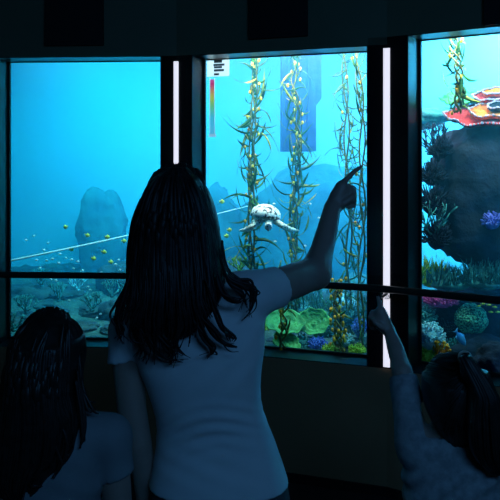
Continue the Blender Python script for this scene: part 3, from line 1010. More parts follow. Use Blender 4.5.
for i, (px, py) in enumerate([(46.5, 260.6), (52.5, 259), (44, 250), (36.6, 260), (40, 268), (59, 263), (66, 258), (71.5, 259.5), (78, 261.5), (82.5, 270.5), (73.5, 268.5), (51, 279.5), (56, 280.5),
                              (88, 287), (90, 290), (93.7, 293), (96.7, 318), (100.6, 314), (69, 300.6), (101, 272.6), (115.6, 264.5), (118.6, 260), (60, 254), (26, 240), (34, 236), (22, 258), (120, 270), (48, 243)]):
    fish('pale_fish', px, py, 4.25 + .25 * rf.random(), rf.choice((.3, .6, PI - .3, -.4)), 'tiny pale fish swimming low in the left window', 'tiny pale fish in the left window', .021, M['whitefish'], rf.uniform(-.5, .5))
for px, py, lab in ((274, 204, 'tiny pale fish just above the turtle shell'), (275, 241.5, 'tiny pale fish below the turtle'), (310, 204, 'tiny pale fish right of the turtle, left of the forearm'),
                    (319, 218, 'tiny pale fish touching the forearm outline'), (361, 174, 'tiny pale fish below the pointing fingertip'), (305, 246, 'tiny pale fish above the raised upper arm'), (316, 246, 'tiny pale fish nearest the elbow')):
    fish('pale_fish', px, py, 4.2, rf.choice((.3, PI - .3)), lab, 'tiny pale fish in the middle window', .02, M['whitefish'])
for i, (px, py) in enumerate([(472, 301), (477, 299), (483, 304), (489, 305), (495, 307), (498, 312), (491, 312), (486, 298), (497, 300), (479, 306), (503, 306), (508, 311)]):
    fish('striped_fish', px, py, 3.44 + .03 * rf.random(), .2, 'small yellow green fish of the school beside the brain coral', 'yellow school in the right window', .026, M['yellowfish'], rf.uniform(-.2, .2), .36)
fish('blue_fish', 460.5, 338, 3.46, .25, 'blue fish swimming below the brain coral', None, .095, M['bluefish'], .95, .42)

# pale taut rope
mb = MB(); a, b = at(4, 262, 4.05), at(248, 206, 4.75)
mb.tube([a.lerp(b, i / 20) + Vector((0, 0, -.012 * math.sin(PI * i / 20))) for i in range(21)], [.0062 - .0035 * i / 20 for i in range(21)], 8)
tag(mb.build('rope', M['rope']), 'pale taut rope slanting across the left window to the tall kelp', 'rope')

# ---------------------------------------------------------------- turtle, swimming towards the glass
TY = 3.90
tq = lambda px, py, dy=0: at(px, py, TY + dy)
root = tag(empty('sea_turtle', tq(266, 215)), 'white speckled sea turtle swimming towards the glass', 'turtle')
f = Field((tq(236, 0).x, TY - .22, tq(0, 240).z), (tq(302, 0).x, TY + .22, tq(0, 198).z), .0036)
f.ell(tq(266, 217, .02), (.074, .10, .030), .01)
f.tube([tq(268, 220, -.05), tq(268.5, 224, -.10), tq(268.5, 226.5, -.135)], [.020, .019, .021], .012)     # neck and head
f.ell(tq(268.5, 227.5, -.150), (.017, .024, .017), .008)
f.tube([tq(268.5, 229, -.165), tq(268.5, 230.5, -.176)], [.010, .006], .006)                            # beak
for s in (-1, 1): f.ell(tq(268.5 + s * 2.6, 226, -.158), (.005, .006, .005), .002)
f.tube([tq(260, 221, -.05), tq(252, 227, -.085), tq(246, 230, -.07), tq(239.5, 230.5, -.04)], [.018, .017, .014, .005], .012)
f.tube([tq(275, 221, -.05), tq(283, 226, -.085), tq(290, 229.5, -.07), tq(298.5, 230.5, -.04)], [.018, .017, .014, .005], .012)
f.tube([tq(259, 219, .09), tq(254, 222, .13), tq(251, 223, .16)], [.014, .014, .005], .01)
f.tube([tq(273, 219, .09), tq(278, 222, .13), tq(281, 223, .16)], [.014, .014, .005], .01)
f.tube([tq(266, 218, .1), tq(266, 219, .14)], [.012, .004], .01)
f.build('turtle_body', M['turtle'], root)
mb = MB()
mb.ball((0, 0, 0), (.087, .125, .068), 40, 24, disp=lambda d: (.03 * abs(noise.noise(d * 6)) + .02 * noise.noise(d * 14)) if d.z > -.1 else 0)
mb.v = [Vector((v.x, v.y, max(v.z, -.012 - .1 * abs(v.x) * 0))) for v in mb.v]
mb.v = [tq(265.5, 216, .01) + Matrix.Rotation(-.10, 3, 'X') @ (Matrix.Rotation(.16, 3, 'Y') @ v) for v in mb.v]
mb.build('turtle_shell', M['shell'], root)

# ---------------------------------------------------------------- printed sign on the middle glass
a, u, nn, ul, ur, top = wins[2]
g0 = REC - .006


def gl(px, py, d=g0):
    uu = None
    aa = a + nn * d
    uu = hit(aa, aa + u, px)
    p = aa + u * uu
    return uu, CAMZ - (py - HOR) / F * p.y


def plate(mb, x0, y0, x1, y1, d, t=.0015):
    u0, z1 = gl(x0, y0, d); u1, z0 = gl(x1, y1, d)
    mb.prism([wp(2, u0, d - t, 0)[:2], wp(2, u1, d - t, 0)[:2], wp(2, u1, d, 0)[:2], wp(2, u0, d, 0)[:2]], z0, z1)


g0 = REC + .028
u0, z0 = gl(207, 78)
root = tag(empty('glass_sign', wp(2, u0, g0, z0)), 'small white printed sign with colour scale on the middle window glass', 'sign')
mb = MB(); plate(mb, 207, 59.5, 229.5, 76, g0); mb.build('board', M['board'], root, smooth=False)
mb = MB()
for y0, y1, x0, x1 in ((59.8, 62.6, 214, 222), (64, 65.6, 213.5, 224.5), (66.4, 68, 214, 222), (69.4, 71.2, 214, 224), (73.4, 75.2, 214, 219)):
    plate(mb, x0, y0, x1, y1, g0 - .0016, .0006)
mb.build('printed_bars', M['ink'], root, smooth=False)
mb = MB(); plate(mb, 210.4, 79.5, 214.2, 134, g0, .0014); mb.build('colour_scale', scale_mat(), root, smooth=False)
mb = MB(); plate(mb, 209.6, 78, 210.4, 134, g0); plate(mb, 214.2, 78, 215, 134, g0); plate(mb, 208.8, 134, 216, 137, g0); mb.build('scale_frame', M['board'], root, smooth=False)


# ------------------------------------------------------------------ people
def person_root(label, x, y, **k):
    return tag(empty('person', (x, y, 0)), label, 'person')


def outline(rows, Y, cyo=0):
    """rows of (py, x-left px, x-right px, half depth[, shift in depth]) -> loft rows"""
    out = []
    for r in rows:
        py, x0, x1, ry = r[:4]; sh = r[4] if len(r) > 4 else 0
        out.append((CAMZ - (py - HOR) / F * Y, ((x0 + x1) / 2 - 250) / F * Y, Y + cyo + sh, (x1 - x0) / 2 / F * Y, ry))
    return out


def head(f, c, s, turn=0.):
    """skull, jaw, brow, nose, lips, eyes and ears; the face looks along +Y turned by turn about Z"""
    c = Vector(c); R = Matrix.Rotation(turn, 3, 'Z')
    q = lambda x, y, z: c + R @ Vector((x * s, y * s, z * s))
    f.ell(q(0, -.012, .02), (.073 * s, .092 * s, .092 * s), .01)
    f.ell(q(0, .018, -.04), (.058 * s, .068 * s, .075 * s), .03)
    f.ell(q(0, .055, -.09), (.030 * s, .026 * s, .022 * s), .03)
    f.tube([q(0, .086, .012), q(0, .106, -.028)], [.010 * s, .013 * s], .012)
    for k in (-1, 1):
        f.ell(q(k * .031, .073, .008), (.014 * s, .012 * s, .009 * s), .004)
        f.tube([q(k * .014, .082, .028), q(k * .045, .072, .027)], [.008 * s, .006 * s], .012)
        f.ell(q(k * .073, -.008, -.012), (.010 * s, .018 * s, .031 * s), .008)
        f.ell(q(k * .010, .100, -.034), (.008 * s, .008 * s, .007 * s), .006)
    f.tube([q(-.02, .083, -.062), q(0, .091, -.060), q(.02, .083, -.062)], [.005 * s, .008 * s, .005 * s], .006)
    f.tube([q(-.016, .083, -.072), q(0, .089, -.072), q(.016, .083, -.072)], [.005 * s, .008 * s, .005 * s], .006)


def relaxed_hand(f, w, s, side, fwd=.3):
    """hanging hand: palm, four curled fingers and a thumb. side = +1 when the thumb points to +Y"""
    w = Vector(w)
    q = lambda x, y, z: tuple(w + Vector((x * s * side, y * s, z * s)))
    f.tube([q(0, 0, 0), q(0, .008, -.035), q(0, .014, -.085)], [.021 * s, .026 * s, .024 * s], .012)
    f.tube([q(0, -.012, -.03), q(0, -.016, -.08)], [.018 * s, .018 * s], .012)
    for i, (yy, L) in enumerate(((.034, .068), (.014, .076), (-.006, .070), (-.026, .056))):
        f.tube([q(0, yy, -.085), q(-.003, yy + .004, -.085 - L * .5), q(-.014, yy + .006, -.085 - L * .8), q(-.026, yy + .006, -.085 - L * .97)], [.0098 * s, .0088 * s, .0080 * s, .0068 * s], .003)
    f.tube([q(-.002, .022, -.03), q(-.010, .046, -.055), q(-.016, .052, -.085), q(-.018, .050, -.10)], [.013 * s, .0115 * s, .0098 * s, .0078 * s], .006)


def legs_field(f, hips, knees, ankles, r, k=.02, grow=0.):
    for h, n, a in zip(hips, knees, ankles):
        h, n, a = Vector(h), Vector(n), Vector(a)
        f.tube([h, h.lerp(n, .5), n, n.lerp(a, .35) + Vector((0, -.012, 0)), a], [r[0] + grow, r[1] + grow, r[2] + grow, r[3] + grow, r[4] + grow], k)


def foot(f, a, s):
    a = Vector(a)
    f.tube([a, Vector((a.x, a.y - .02 * s, .035 * s))], [.034 * s, .034 * s], .01)
    f.tube([Vector((a.x, a.y - .035 * s, .030 * s)), Vector((a.x, a.y + .07 * s, .034 * s)), Vector((a.x, a.y + .15 * s, .026 * s))], [.030 * s, .036 * s, .026 * s], .015)


def shoe(a, s, root):
    a = Vector(a)
    f = Field((a.x - .07 * s, a.y - .10 * s, -.02), (a.x + .07 * s, a.y + .23 * s, .14 * s), .005)
    f.tube([Vector((a.x, a.y - .036 * s, .034 * s)), Vector((a.x, a.y + .07 * s, .036 * s)), Vector((a.x, a.y + .155 * s, .030 * s))], [.038 * s, .045 * s, .035 * s], .015)
    f.tube([a + Vector((0, 0, .0)), Vector((a.x, a.y - .02 * s, .045 * s))], [.043 * s, .042 * s], .015)
    f.cut((a.x, a.y, .095 * s), (0, 0, 1), .3)
    f.cut((a.x, a.y + .05, .003), (0, 0, -1), .3)
    return f.build('shoe', M['shoe'], root)


class Hair(MB):
    def lock(self, pts, r0=.007, flat=.6, seg=26, rt=.0012):
        """a tapered strand through control points (Catmull-Rom)"""
        P_ = [Vector(p) for p in pts]
        P_ = [P_[0] * 2 - P_[1]] + P_ + [P_[-1] * 2 - P_[-2]]
        out = []
        n = len(P_) - 3
        for i in range(seg + 1):
            t = i / seg * n; k = min(int(t), n - 1); t -= k
            a, b, c, d = P_[k:k + 4]
            out.append(.5 * (2 * b + (c - a) * t + (2 * a - 5 * b + 4 * c - d) * t * t + (3 * b - a - 3 * c + d) * t ** 3))
        rs = []
        for i in range(seg + 1):
            t = i / seg
            rs.append(max(rt, r0 * min(1, .35 + 3 * t) * (1 - max(0, t - .45) / .55) ** .8 if t < 1 else rt))
        self.tube(out, rs, 6, flat)

    def join(self, V, Q):
        b = len(self.v)
        self.v += [Vector(v) for v in V]
        self.f += [tuple(b + i for i in q) for q in Q]


def shell_point(rows, py, t, Y, out=0.):
    """a point on the back of the hair mass: height py, t in -1..1 across"""
    ys = [r[0] for r in rows]
    g = lambda j: float(np.interp(py, ys, [r[j] if len(r) > j else 0 for r in rows]))
    x = (g(1) + g(2)) / 2 + t * (g(2) - g(1)) / 2
    p = at(x, py, Y)
    yy = Y + g(4) - g(3) * math.sqrt(max(0, 1 - abs(t) ** 2.3)) - out
    return Vector(((x - 250) / F * Y, yy, CAMZ - (py - HOR) / F * Y))


def over_crown(c, r, t, lift=.004):
    """two points of a strand that starts at the parting and runs over the crown to the back; t in -1..1 across"""
    out = []
    for d in ((.30 * t, .42, .86), (.66 * t, .0, .75)):
        d = Vector(d).normalized()
        out.append(Vector(c) + Vector((d.x * r[0], d.y * r[1], d.z * r[2])) * (1 + lift / r[2]))
    return out


def groove(freq, amp, wob=3.):
    return lambda X, Y, Z, uu, cy: np.clip(1.15 - np.abs(uu) ** 4, .12, 1) * (amp * np.sin(freq * np.arcsin(np.clip(uu, -1, 1)) + wob * np.sin(Z * 9) + 1.3 * np.sin(Z * 23 + uu * 3)) + amp * .6 * np.sin(freq * 2.3 * np.arcsin(np.clip(uu, -1, 1)) + 2 * np.sin(Z * 14)))


# ---- the standing woman in the middle
YW = 1.77
W = lambda px, py, dy=0.: tuple(at(px, py, YW + dy))
wr = person_root('tall standing person with long dark hair and white t-shirt pointing at the middle window', -.08, YW)
torso = [(286, 176, 212, .050, .0), (300, 152, 246, .062, .0), (316, 128, 264, .085), (345, 133, 264, .100), (368, 140, 261, .104), (386, 148, 259.5, .100), (406, 154.5, 261, .096), (424, 158, 267, .095, .004),
         (446, 157, 276, .104, .0), (466, 153.5, 283, .116, -.006), (484, 149.5, 289, .124, -.01), (512, 147, 294, .126, -.012), (545, 152, 294, .112, -.008), (560, 160, 288, .09, 0)]
hips = [W(187, 530), W(256, 530)]; knees = [(-.165, YW + .02, .46), (.005, YW + .02, .46)]; ankles = [(-.165, YW - .01, .085), (.015, YW - .01, .085)]
LR = (.080, .072, .050, .048, .033)
armR = [W(252, 296, .02), W(272, 289, .07), W(296, 280, .14), W(315, 273, .20)]
armRr = [.052, .051, .050, .046]
foreR = [W(315, 273, .20), W(322, 250, .25), W(327, 231, .29), W(332, 209, .33)]
foreRr = [.044, .0345, .0315, .0265]
armL = [W(128, 332), W(128, 370, -.005), W(132, 410, -.01), W(138, 442, -.012), W(143, 470, .0), W(146, 500, .02)]
armLr = [.042, .038, .037, .034, .030, .024]
f = Field((-.38, 1.40, -.01), (.38, 2.36, 1.66), .0058)
f.loft(outline(torso, YW), .01, 2.3, -.012)
head(f, W(181, 215, .005), 1.0)
f.tube([W(182, 248, -.01), W(187, 272, -.01), W(191, 298, -.005)], [.050, .051, .060], .03)
f.tube([W(191, 298), W(158, 309), W(132, 326)], [.05, .045, .042], .03)
f.tube([W(191, 298), W(228, 292, .01), W(256, 293, .02)], [.05, .048, .05], .03)
f.tube(armR, [r * .96 for r in armRr], .02)
f.tube(foreR, foreRr, .02)
f.tube(armL, armLr, .02)
relaxed_hand(f, armL[-1], 1.0, 1)
# pointing hand
dH = .35
H = lambda px, py, d=0.: W(px, py, dH + d)
f.tube([H(332.5, 207), H(338, 196), H(342, 187.5)], [.024, .0255, .022], .012)
f.tube([H(338, 206), H(346, 198, .01), H(349, 190, .01)], [.018, .022, .018], .012)
f.tube([H(340, 185.5), H(347.5, 178.2, .012), H(354.5, 171.4, .02), H(361, 166.6, .03)], [.0108, .0090, .0080, .0066], .005)
for i in range(3):
    y = 186 + i * 5.2; d = .004 + .010 * i
    f.tube([H(343, y + 1, d), H(353.5, y + 2.5 + i, d + .012), H(354, y + 9, d + .006), H(347.5, y + 10.5, d)], [.0105, .0100, .0092, .0080], .003)
f.tube([H(337, 203, -.012), H(344, 203, -.022), H(350, 199, -.020), H(353.5, 196, -.014)], [.012, .0110, .0098, .008], .005)
legs_field(f, hips, knees, ankles, LR)
for a in ankles: foot(f, a, 1)
f.build('body', M['skin'], wr)
# t-shirt
folds = lambda X, Y, Z, uu, cy: np.where(Y < cy + .03, 1, .3) * (1 - .85 * uu * uu) * (
    .0034 * np.sin((Z - .16 * X + .05 * uu * uu) * 2 * PI / .034 + 1.8 * np.sin(X * 14)) * np.exp(-((Z - (.985 + .16 * X)) / .055) ** 2)
    + .0014 * np.sin((Z + .30 * X) * 2 * PI / .047 + 1.4 * np.sin(X * 10)) * np.exp(-((Z - .885) / .06) ** 2)
    + .0020 * np.sin((Z * .8 - .7 * X) * 2 * PI / .06) * np.exp(-((Z - 1.16) / .1) ** 2))
t = Field((-.40, 1.56, .76), (.24, 2.05, 1.36), .0052)
trows = outline(torso, YW)
t.tube([W(128, 331), W(126, 352), W(123, 380)], [.050, .045, .044], .022)
t.cut(W(124, 360), (.18, 0, -1), .12, .010, .03)
t.tube([W(252, 295, .02), W(268, 290, .06), W(284, 284.5, .10)], [.056, .0565, .056], .022)
e = Vector(armR[2]) - Vector(armR[0])
t.cut(W(276.5, 288, .085), e, .14, .010, .03)
t.loft(trows, .012, 2.3, .002, folds)
t.tube([W(191, 298), W(158, 309), W(134, 327)], [.052, .050, .048], .03)
t.tube([W(191, 298), W(228, 292, .01), W(252, 294, .02)], [.052, .052, .056], .03)
t.cut(W(219, 481), (0, 0, -1), .6, .010)
t.cut(W(188, 281), (0, .05, 1), .10, .010, .02)
t.build('t_shirt', M['white_tee'], wr, 2)
# trousers
j = Field((-.36, 1.58, .05), (.16, 1.98, .85), .006)
j.loft([r for r in trows if r[0] < .845], .01, 2.3, -.004)
legs_field(j, hips, knees, ankles, LR, .02, .014)
j.cut((-.08, YW, .10), (0, 0, -1), .5, .006)
j.build('jeans', M['denim'], wr)
for a in ankles: shoe(a, 1, wr)
# hair
hr_ = [(167, 172, 185, .02, 0), (170, 162, 193, .07, .0), (175, 154.5, 199.5, .095, 0), (184, 147, 206.5, .108, -.004), (194, 142, 212, .115, -.006), (208, 137, 217, .118, -.01), (223, 133.5, 220.5, .116, -.016),
       (252, 130, 224.5, .105, -.03), (274, 130, 227, .092, -.055), (290, 131, 226, .070, -.082), (304, 138, 216, .042, -.102), (316, 148, 204, .024, -.112), (326, 158, 194, .010, -.116)]
hs_ = [(r[0], r[1], r[2], r[3], r[4]) for r in hr_ if r[0] < 295] + [(304, 122, 236, .058, -.092), (322, 122, 234, .036, -.106), (340, 130, 218, .020, -.114), (372, 140, 205, .008, -.118)]
h = Field((-.36, 1.52, 1.12), (.0, 1.92, 1.63), .0045)
h.loft(outline(hr_, YW), .01, 2.2, -.003, groove(15, .0035))
fc = Vector(W(181, 232, .115)); h.ell(fc, (.060, .08, .105), sub=True)
V, Q = h.mesh()
hm = Hair(); hm.join(V, Q)
rnd = random.Random(4)
tips = hs_
for i in range(120):
    tt = rnd.uniform(-.98, .98)
    y0 = rnd.uniform(169, 240); y1 = 286 + 66 * (1 - abs(tt + .12) ** 1.6) * rnd.uniform(.3, 1.0)
    t0 = tt * rnd.uniform(.75, .95)
    ctr = []
    ph = rnd.uniform(0, 6); wv_ = rnd.uniform(.02, .10)
    for s in range(9):
        q = s / 8; y = y0 + (y1 - y0) * q
        x = t0 + (tt - t0) * q + wv_ * max(0, q - .45) * math.sin(9 * q + ph)
        ctr.append(shell_point(tips, y, max(-1.05, min(1.05, x)), YW, .003 + .006 * q * rnd.random()))
    if i % 2 == 0 and y0 < 215:
        ctr = over_crown(W(177, 205, -.004), (.090, .115, .096), tt) + [c_ for c_ in ctr if c_.z < at(0, 205, YW).z]
    hm.lock(ctr, rnd.uniform(.004, .0078), .55)
sp = lambda px, py, d: Vector(W(px, py, d))
extra = [[(222, 240, -.10), (226, 266, -.10), (236, 280, -.10), (247, 283, -.095), (253, 292, -.09), (252, 306, -.09), (247, 316, -.092)],
         [(220, 250, -.11), (227, 274, -.11), (239, 286, -.105), (249, 290, -.10), (252, 300, -.10)],
         [(222, 260, -.12), (230, 282, -.115), (241, 293, -.112), (246, 306, -.11)],
         [(216, 265, -.13), (224, 292, -.13), (236, 302, -.12), (244, 300, -.12)],
         [(133, 250, -.08), (129, 280, -.09), (120, 302, -.09), (116, 318, -.09), (118, 334, -.09), (124, 344, -.092)],
         [(134, 262, -.09), (128, 290, -.10), (119, 312, -.10), (121, 330, -.10), (117, 341, -.10)],
         [(140, 280, -.11), (133, 312, -.115), (136, 336, -.115), (145, 352, -.115), (143, 362, -.115)],
         [(150, 290, -.12), (146, 322, -.125), (152, 344, -.122), (166, 358, -.12), (181, 360, -.12)],
         [(160, 290, -.13), (158, 325, -.13), (166, 346, -.125), (172, 356, -.12), (170, 364, -.12)],
         [(176, 290, -.135), (180, 322, -.13), (176, 345, -.125), (186, 356, -.12)],
         [(195, 285, -.135), (203, 315, -.13), (214, 335, -.125), (226, 345, -.12), (237, 348, -.118)],
         [(188, 285, -.135), (194, 315, -.13), (204, 336, -.125), (213, 350, -.122), (208, 357, -.12)],
         [(205, 280, -.135), (214, 308, -.13), (222, 326, -.122), (234, 336, -.118), (232, 341, -.118)],
         [(145, 285, -.115), (139, 320, -.12), (141, 343, -.118), (136, 356, -.116)]]
for e in extra:
    for q in range(6):
        jit = [(rnd.uniform(-2.6, 2.6) * (.4 + .25 * k), rnd.uniform(-2.2, 2.2) * (.4 + .25 * k)) for k in range(len(e))]
        hm.lock([sp(p[0] + a_[0] * q * .5, p[1] + a_[1] * q * .5, p[2] - .004 * q) for p, a_ in zip(e, jit)], .0062 - .0007 * q, .6, 30, .0008)
hm.build('hair', M['hair'], wr)

# ---- the girl at the left
YL = 1.60
G = lambda px, py, dy=0.: tuple(at(px, py, YL + dy))
gr = person_root('shorter person with long straight dark hair and grey t-shirt at lower left', -.475, YL)
lt = [(402, 34, 58, .042), (412, 14, 78, .052), (424, -14, 106, .066), (446, -16, 108, .078), (475, -12, 104, .082), (510, -8, 99, .080), (545, -6, 97, .080), (590, -12, 103, .090), (625, -14, 105, .095), (665, -10, 101, .085), (680, -6, 96, .07)]
hips = [G(18, 655), G(73, 655)]; kn = [(-.54, YL + .01, .33), (-.41, YL + .01, .33)]; an = [(-.54, YL - .01, .07), (-.41, YL - .01, .07)]
LG = (.064, .056, .042, .040, .028)
aR = [G(110, 436), G(116, 480, 0), G(120, 520, .0), G(121, 560, .02), G(120, 592, .05)]
aL = [G(-18, 436), G(-24, 480, 0), G(-28, 520, .0), G(-29, 560, .02), G(-28, 592, .05)]
ar = [.036, .034, .030, .026, .020]
f = Field((-.75, 1.36, -.01), (-.20, 1.86, 1.30), .0058)
f.loft(outline(lt, YL), .01, 2.3, -.011)
hl = G(49, 362, .005)
head(f, hl, .86, -.15)
f.tube([G(48, 388, -.005), G(46, 420, 0)], [.038, .044], .03)
for s_ in (aR, aL):
    f.tube([G(46, 422), s_[0]], [.04, .036], .03)
    f.tube(s_, ar, .02)
relaxed_hand(f, aR[-1], .78, 1); relaxed_hand(f, aL[-1], .78, -1)
legs_field(f, hips, kn, an, LG)
for a in an: foot(f, a, .8)
f.build('body', M['skin'], gr)
tf = lambda X, Y, Z, uu, cy: .0022 * np.sin((Z + .35 * X) * 2 * PI / .06 + np.sin(X * 16)) * np.exp(-((Z - .80) / .12) ** 2)
t = Field((-.75, 1.42, .48), (-.16, 1.78, 1.10), .0056)
for s_, dx in ((aR, 1), (aL, -1)):
    q = Vector(s_[0]); t.tube([q, q + Vector((dx * .012, 0, -.07)), q + Vector((dx * .026, 0, -.14))], [.044, .042, .044], .02)
    t.cut(q + Vector((dx * .014, 0, -.093)), (dx * .30, 0, -1), .11, .010, .03)
t.loft(outline(lt, YL), .012, 2.3, .003, tf)
for s_ in (aR, aL): t.tube([G(46, 422), s_[0]], [.044, .045], .03)
t.cut(G(46, 612), (0, 0, -1), .5, .010)
t.cut(G(46, 407), (0, .1, 1), .07, .010, .02)
t.build('t_shirt', M['grey_tee'], gr, 2)
j = Field((-.72, 1.44, .03), (-.22, 1.76, .66), .006)
j.loft([r for r in outline(lt, YL) if r[0] < .66], .01, 2.3, -.004)
legs_field(j, hips, kn, an, LG, .02, .012)
j.cut((-.475, YL, .085), (0, 0, -1), .45, .006)
j.build('jeans', M['denim'], gr)
for a in an: shoe(a, .8, gr)
hl_ = [(312, 58, 74, .02, 0), (315, 42, 78, .075, 0), (320, 27, 80, .088, 0), (328, 18.5, 81.5, .098, 0), (340, 13, 81.5, .104, -.004), (372, 10, 80, .106, -.01), (392, 8, 82, .098, -.02), (406, 5, 86, .085, -.03),
       (424, 0, 86, .068, -.042), (444, -3, 83, .048, -.056), (462, -2, 66, .034, -.064), (478, 4, 54, .020, -.070), (487, 20, 44, .008, -.074)]
h = Field((-.63, 1.40, .84), (-.34, 1.74, 1.29), .0045)
h.loft(outline([r for r in hl_ if r[0] > 330], YL), .012, 2.2, -.003, groove(13, .003))
h.ell(G(48.5, 354, -.002), (.0765, .098, .094), .035)
h.ell(Vector(G(54, 376, .105)), (.054, .072, .086), sub=True)
hm = Hair(); hm.join(*h.mesh())
rnd = random.Random(9)
for i in range(105):
    tt = rnd.uniform(-.98, .98)
    y0 = rnd.uniform(314, 380); y1 = (446 + 42 * (1 - abs(tt + .15) ** 1.5)) * rnd.uniform(.97, 1.012)
    if tt > .5: y1 = min(y1, 452 - 40 * (tt - .5))
    t0 = tt * rnd.uniform(.8, .96); ph = rnd.uniform(0, 6); wv_ = rnd.uniform(.01, .07)
    ctr = []
    for s in range(8):
        q = s / 7; y = y0 + (y1 - y0) * q
        ctr.append(shell_point(hl_, y, max(-1, min(1, t0 + (tt - t0) * q + wv_ * max(0, q - .5) * math.sin(9 * q + ph))), YL, .003 + .005 * q * rnd.random()))
    if i % 2 == 0:
        ctr = over_crown(G(48.5, 354, -.002), (.0765, .098, .094), tt) + [c_ for c_ in ctr if c_.z < at(0, 345, YL).z]
    hm.lock(ctr, rnd.uniform(.004, .008), .55)
dome = lambda c, r, d: Vector(c) + Vector((Vector(d).normalized().x * r[0], Vector(d).normalized().y * r[1], Vector(d).normalized().z * r[2])) * 1.02
for i in range(34):
    q = i / 33; sg = 1 if i % 3 else -1
    yy = .55 - 1.0 * q
    c0, r0_ = G(48.5, 354, -.002), (.0765, .098, .094)
    xe = 81 if sg > 0 else 12
    hm.lock([dome(c0, r0_, (.22 * sg, .55 - .6 * q, .9)), dome(c0, r0_, (.70 * sg, yy * .9, .62)), dome(c0, r0_, (.98 * sg, yy * .8, .12)),
             Vector(G(xe - 1.5 * sg * abs(yy), 372, .06 * yy - .015)), Vector(G(xe + sg * rnd.uniform(-2, 3), 394, .04 * yy - .03)), Vector(G(xe + sg * rnd.uniform(-3, 4), 412, .03 * yy - .045))], rnd.uniform(.005, .008), .55)
for e in ([(79, 350, -.02), (80, 375, -.03), (83, 392, -.035), (89, 401, -.04), (95, 402, -.04)], [(79, 360, -.03), (81, 384, -.035), (86, 398, -.04), (94, 411, -.045), (98, 414, -.045)],
          [(78, 370, -.04), (82, 396, -.045), (88, 410, -.05), (96, 409, -.05)], [(77, 370, -.05), (82, 405, -.055), (85, 425, -.06), (84, 442, -.065)], [(76, 380, -.06), (80, 415, -.065), (83, 436, -.07), (80, 448, -.072)],
          [(60, 420, -.09), (66, 440, -.09), (64, 456, -.088), (57, 466, -.088)], [(50, 430, -.095), (58, 452, -.092), (60, 466, -.09), (52, 478, -.088)], [(30, 440, -.09), (26, 466, -.09), (32, 484, -.088), (42, 486, -.088)],
          [(14, 440, -.085), (8, 462, -.085), (14, 478, -.085), (26, 487, -.085)]):
    for q in range(3):
        hm.lock([Vector(G(p[0] + rnd.uniform(-1.5, 1.5) * q * .6, p[1] + rnd.uniform(-1.5, 1.5) * q * .6, p[2] - .004 * q)) for p in e], .0062 - .001 * q, .7)
hm.build('hair', M['hairbrown'], gr)

# ---- the girl at the right
YR = 1.75
K = lambda px, py, dy=0.: tuple(at(px, py, YR + dy))
kr = person_root('small person with ponytail and grey long-sleeved top pointing up at lower right', .52, YR)
rt = [(426, 438, 468, .042), (436, 424, 482, .052), (448, 412, 496, .064), (466, 404, 503, .074), (496, 404.5, 506, .078), (530, 407, 504, .078), (565, 405, 506, .085), (600, 402, 509, .092), (635, 404, 507, .085), (650, 410, 500, .07)]
hips = [K(432, 628), K(480, 628)]; kn = [(.462, YR + .01, .29), (.585, YR + .01, .29)]; an = [(.462, YR - .01, .066), (.585, YR - .01, .066)]
LK = (.060, .052, .040, .038, .026)
upL = [K(416, 446, 0), K(411, 418, .03), K(404.5, 384, .07), K(402, 372, .09)]
foL = [K(402.5, 372, .09), K(395, 347, .15), K(389.5, 331, .19)]
dnR = [K(497, 462), K(502, 505), K(504, 540, .0), K(504, 575, .02), K(503, 605, .05)]
f = Field((.28, 1.50, -.01), (.80, 2.08, 1.24), .0055)
f.loft(outline(rt, YR), .01, 2.3, -.010)
head(f, K(452, 394, .01), .82, .35)
f.tube([K(452, 418, 0), K(453, 444, 0)], [.036, .044], .03)
f.tube([K(453, 446), upL[0]], [.04, .036], .03); f.tube([K(453, 446), dnR[0]], [.04, .034], .03)
f.tube(upL, [.034, .032, .027, .0255], .02)
f.tube(foL, [.0255, .0225, .0165], .012)
f.tube(dnR, [.034, .031, .028, .024, .018], .02)
relaxed_hand(f, dnR[-1], .72, 1)
# pointing hand
J = lambda px, py, d=0.: K(px, py, .20 + d)
f.tube([J(389, 331), J(384, 322), J(380.5, 312)], [.0165, .020, .0165], .010)
f.tube([J(384, 327), J(376.5, 319, .006)], [.0155, .0165], .010)
f.tube([J(381.5, 309.5), J(380, 303.5, .006), J(378.5, 298.5, .012), J(377, 293.8, .018)], [.0082, .0072, .0066, .0056], .003)
for i in range(3):
    y = 311.5 + i * 5.0; d = .002 + .008 * i
    f.tube([J(379 + .8 * i, y, d), J(372.3 - .5 * i, y + 1.0, d + .012), J(370.2 + .5 * i, y + 6.0, d + .004), J(375.2, y + 7.0, d - .004)], [.0085, .0080, .0072, .0062], .003)
f.tube([J(387, 328, -.012), J(381, 327, -.020), J(376, 323, -.020), J(373, 320, -.016)], [.0095, .0088, .0078, .0064], .004)
legs_field(f, hips, kn, an, LK)
for a in an: foot(f, a, .75)
f.build('body', M['skin'], kr)
tf = lambda X, Y, Z, uu, cy: .0025 * np.sin((Z - .5 * X) * 2 * PI / .05 + np.sin(X * 20)) * np.exp(-((Z - .83) / .08) ** 2)
t = Field((.30, 1.56, .52), (.80, 1.96, 1.12), .0050)
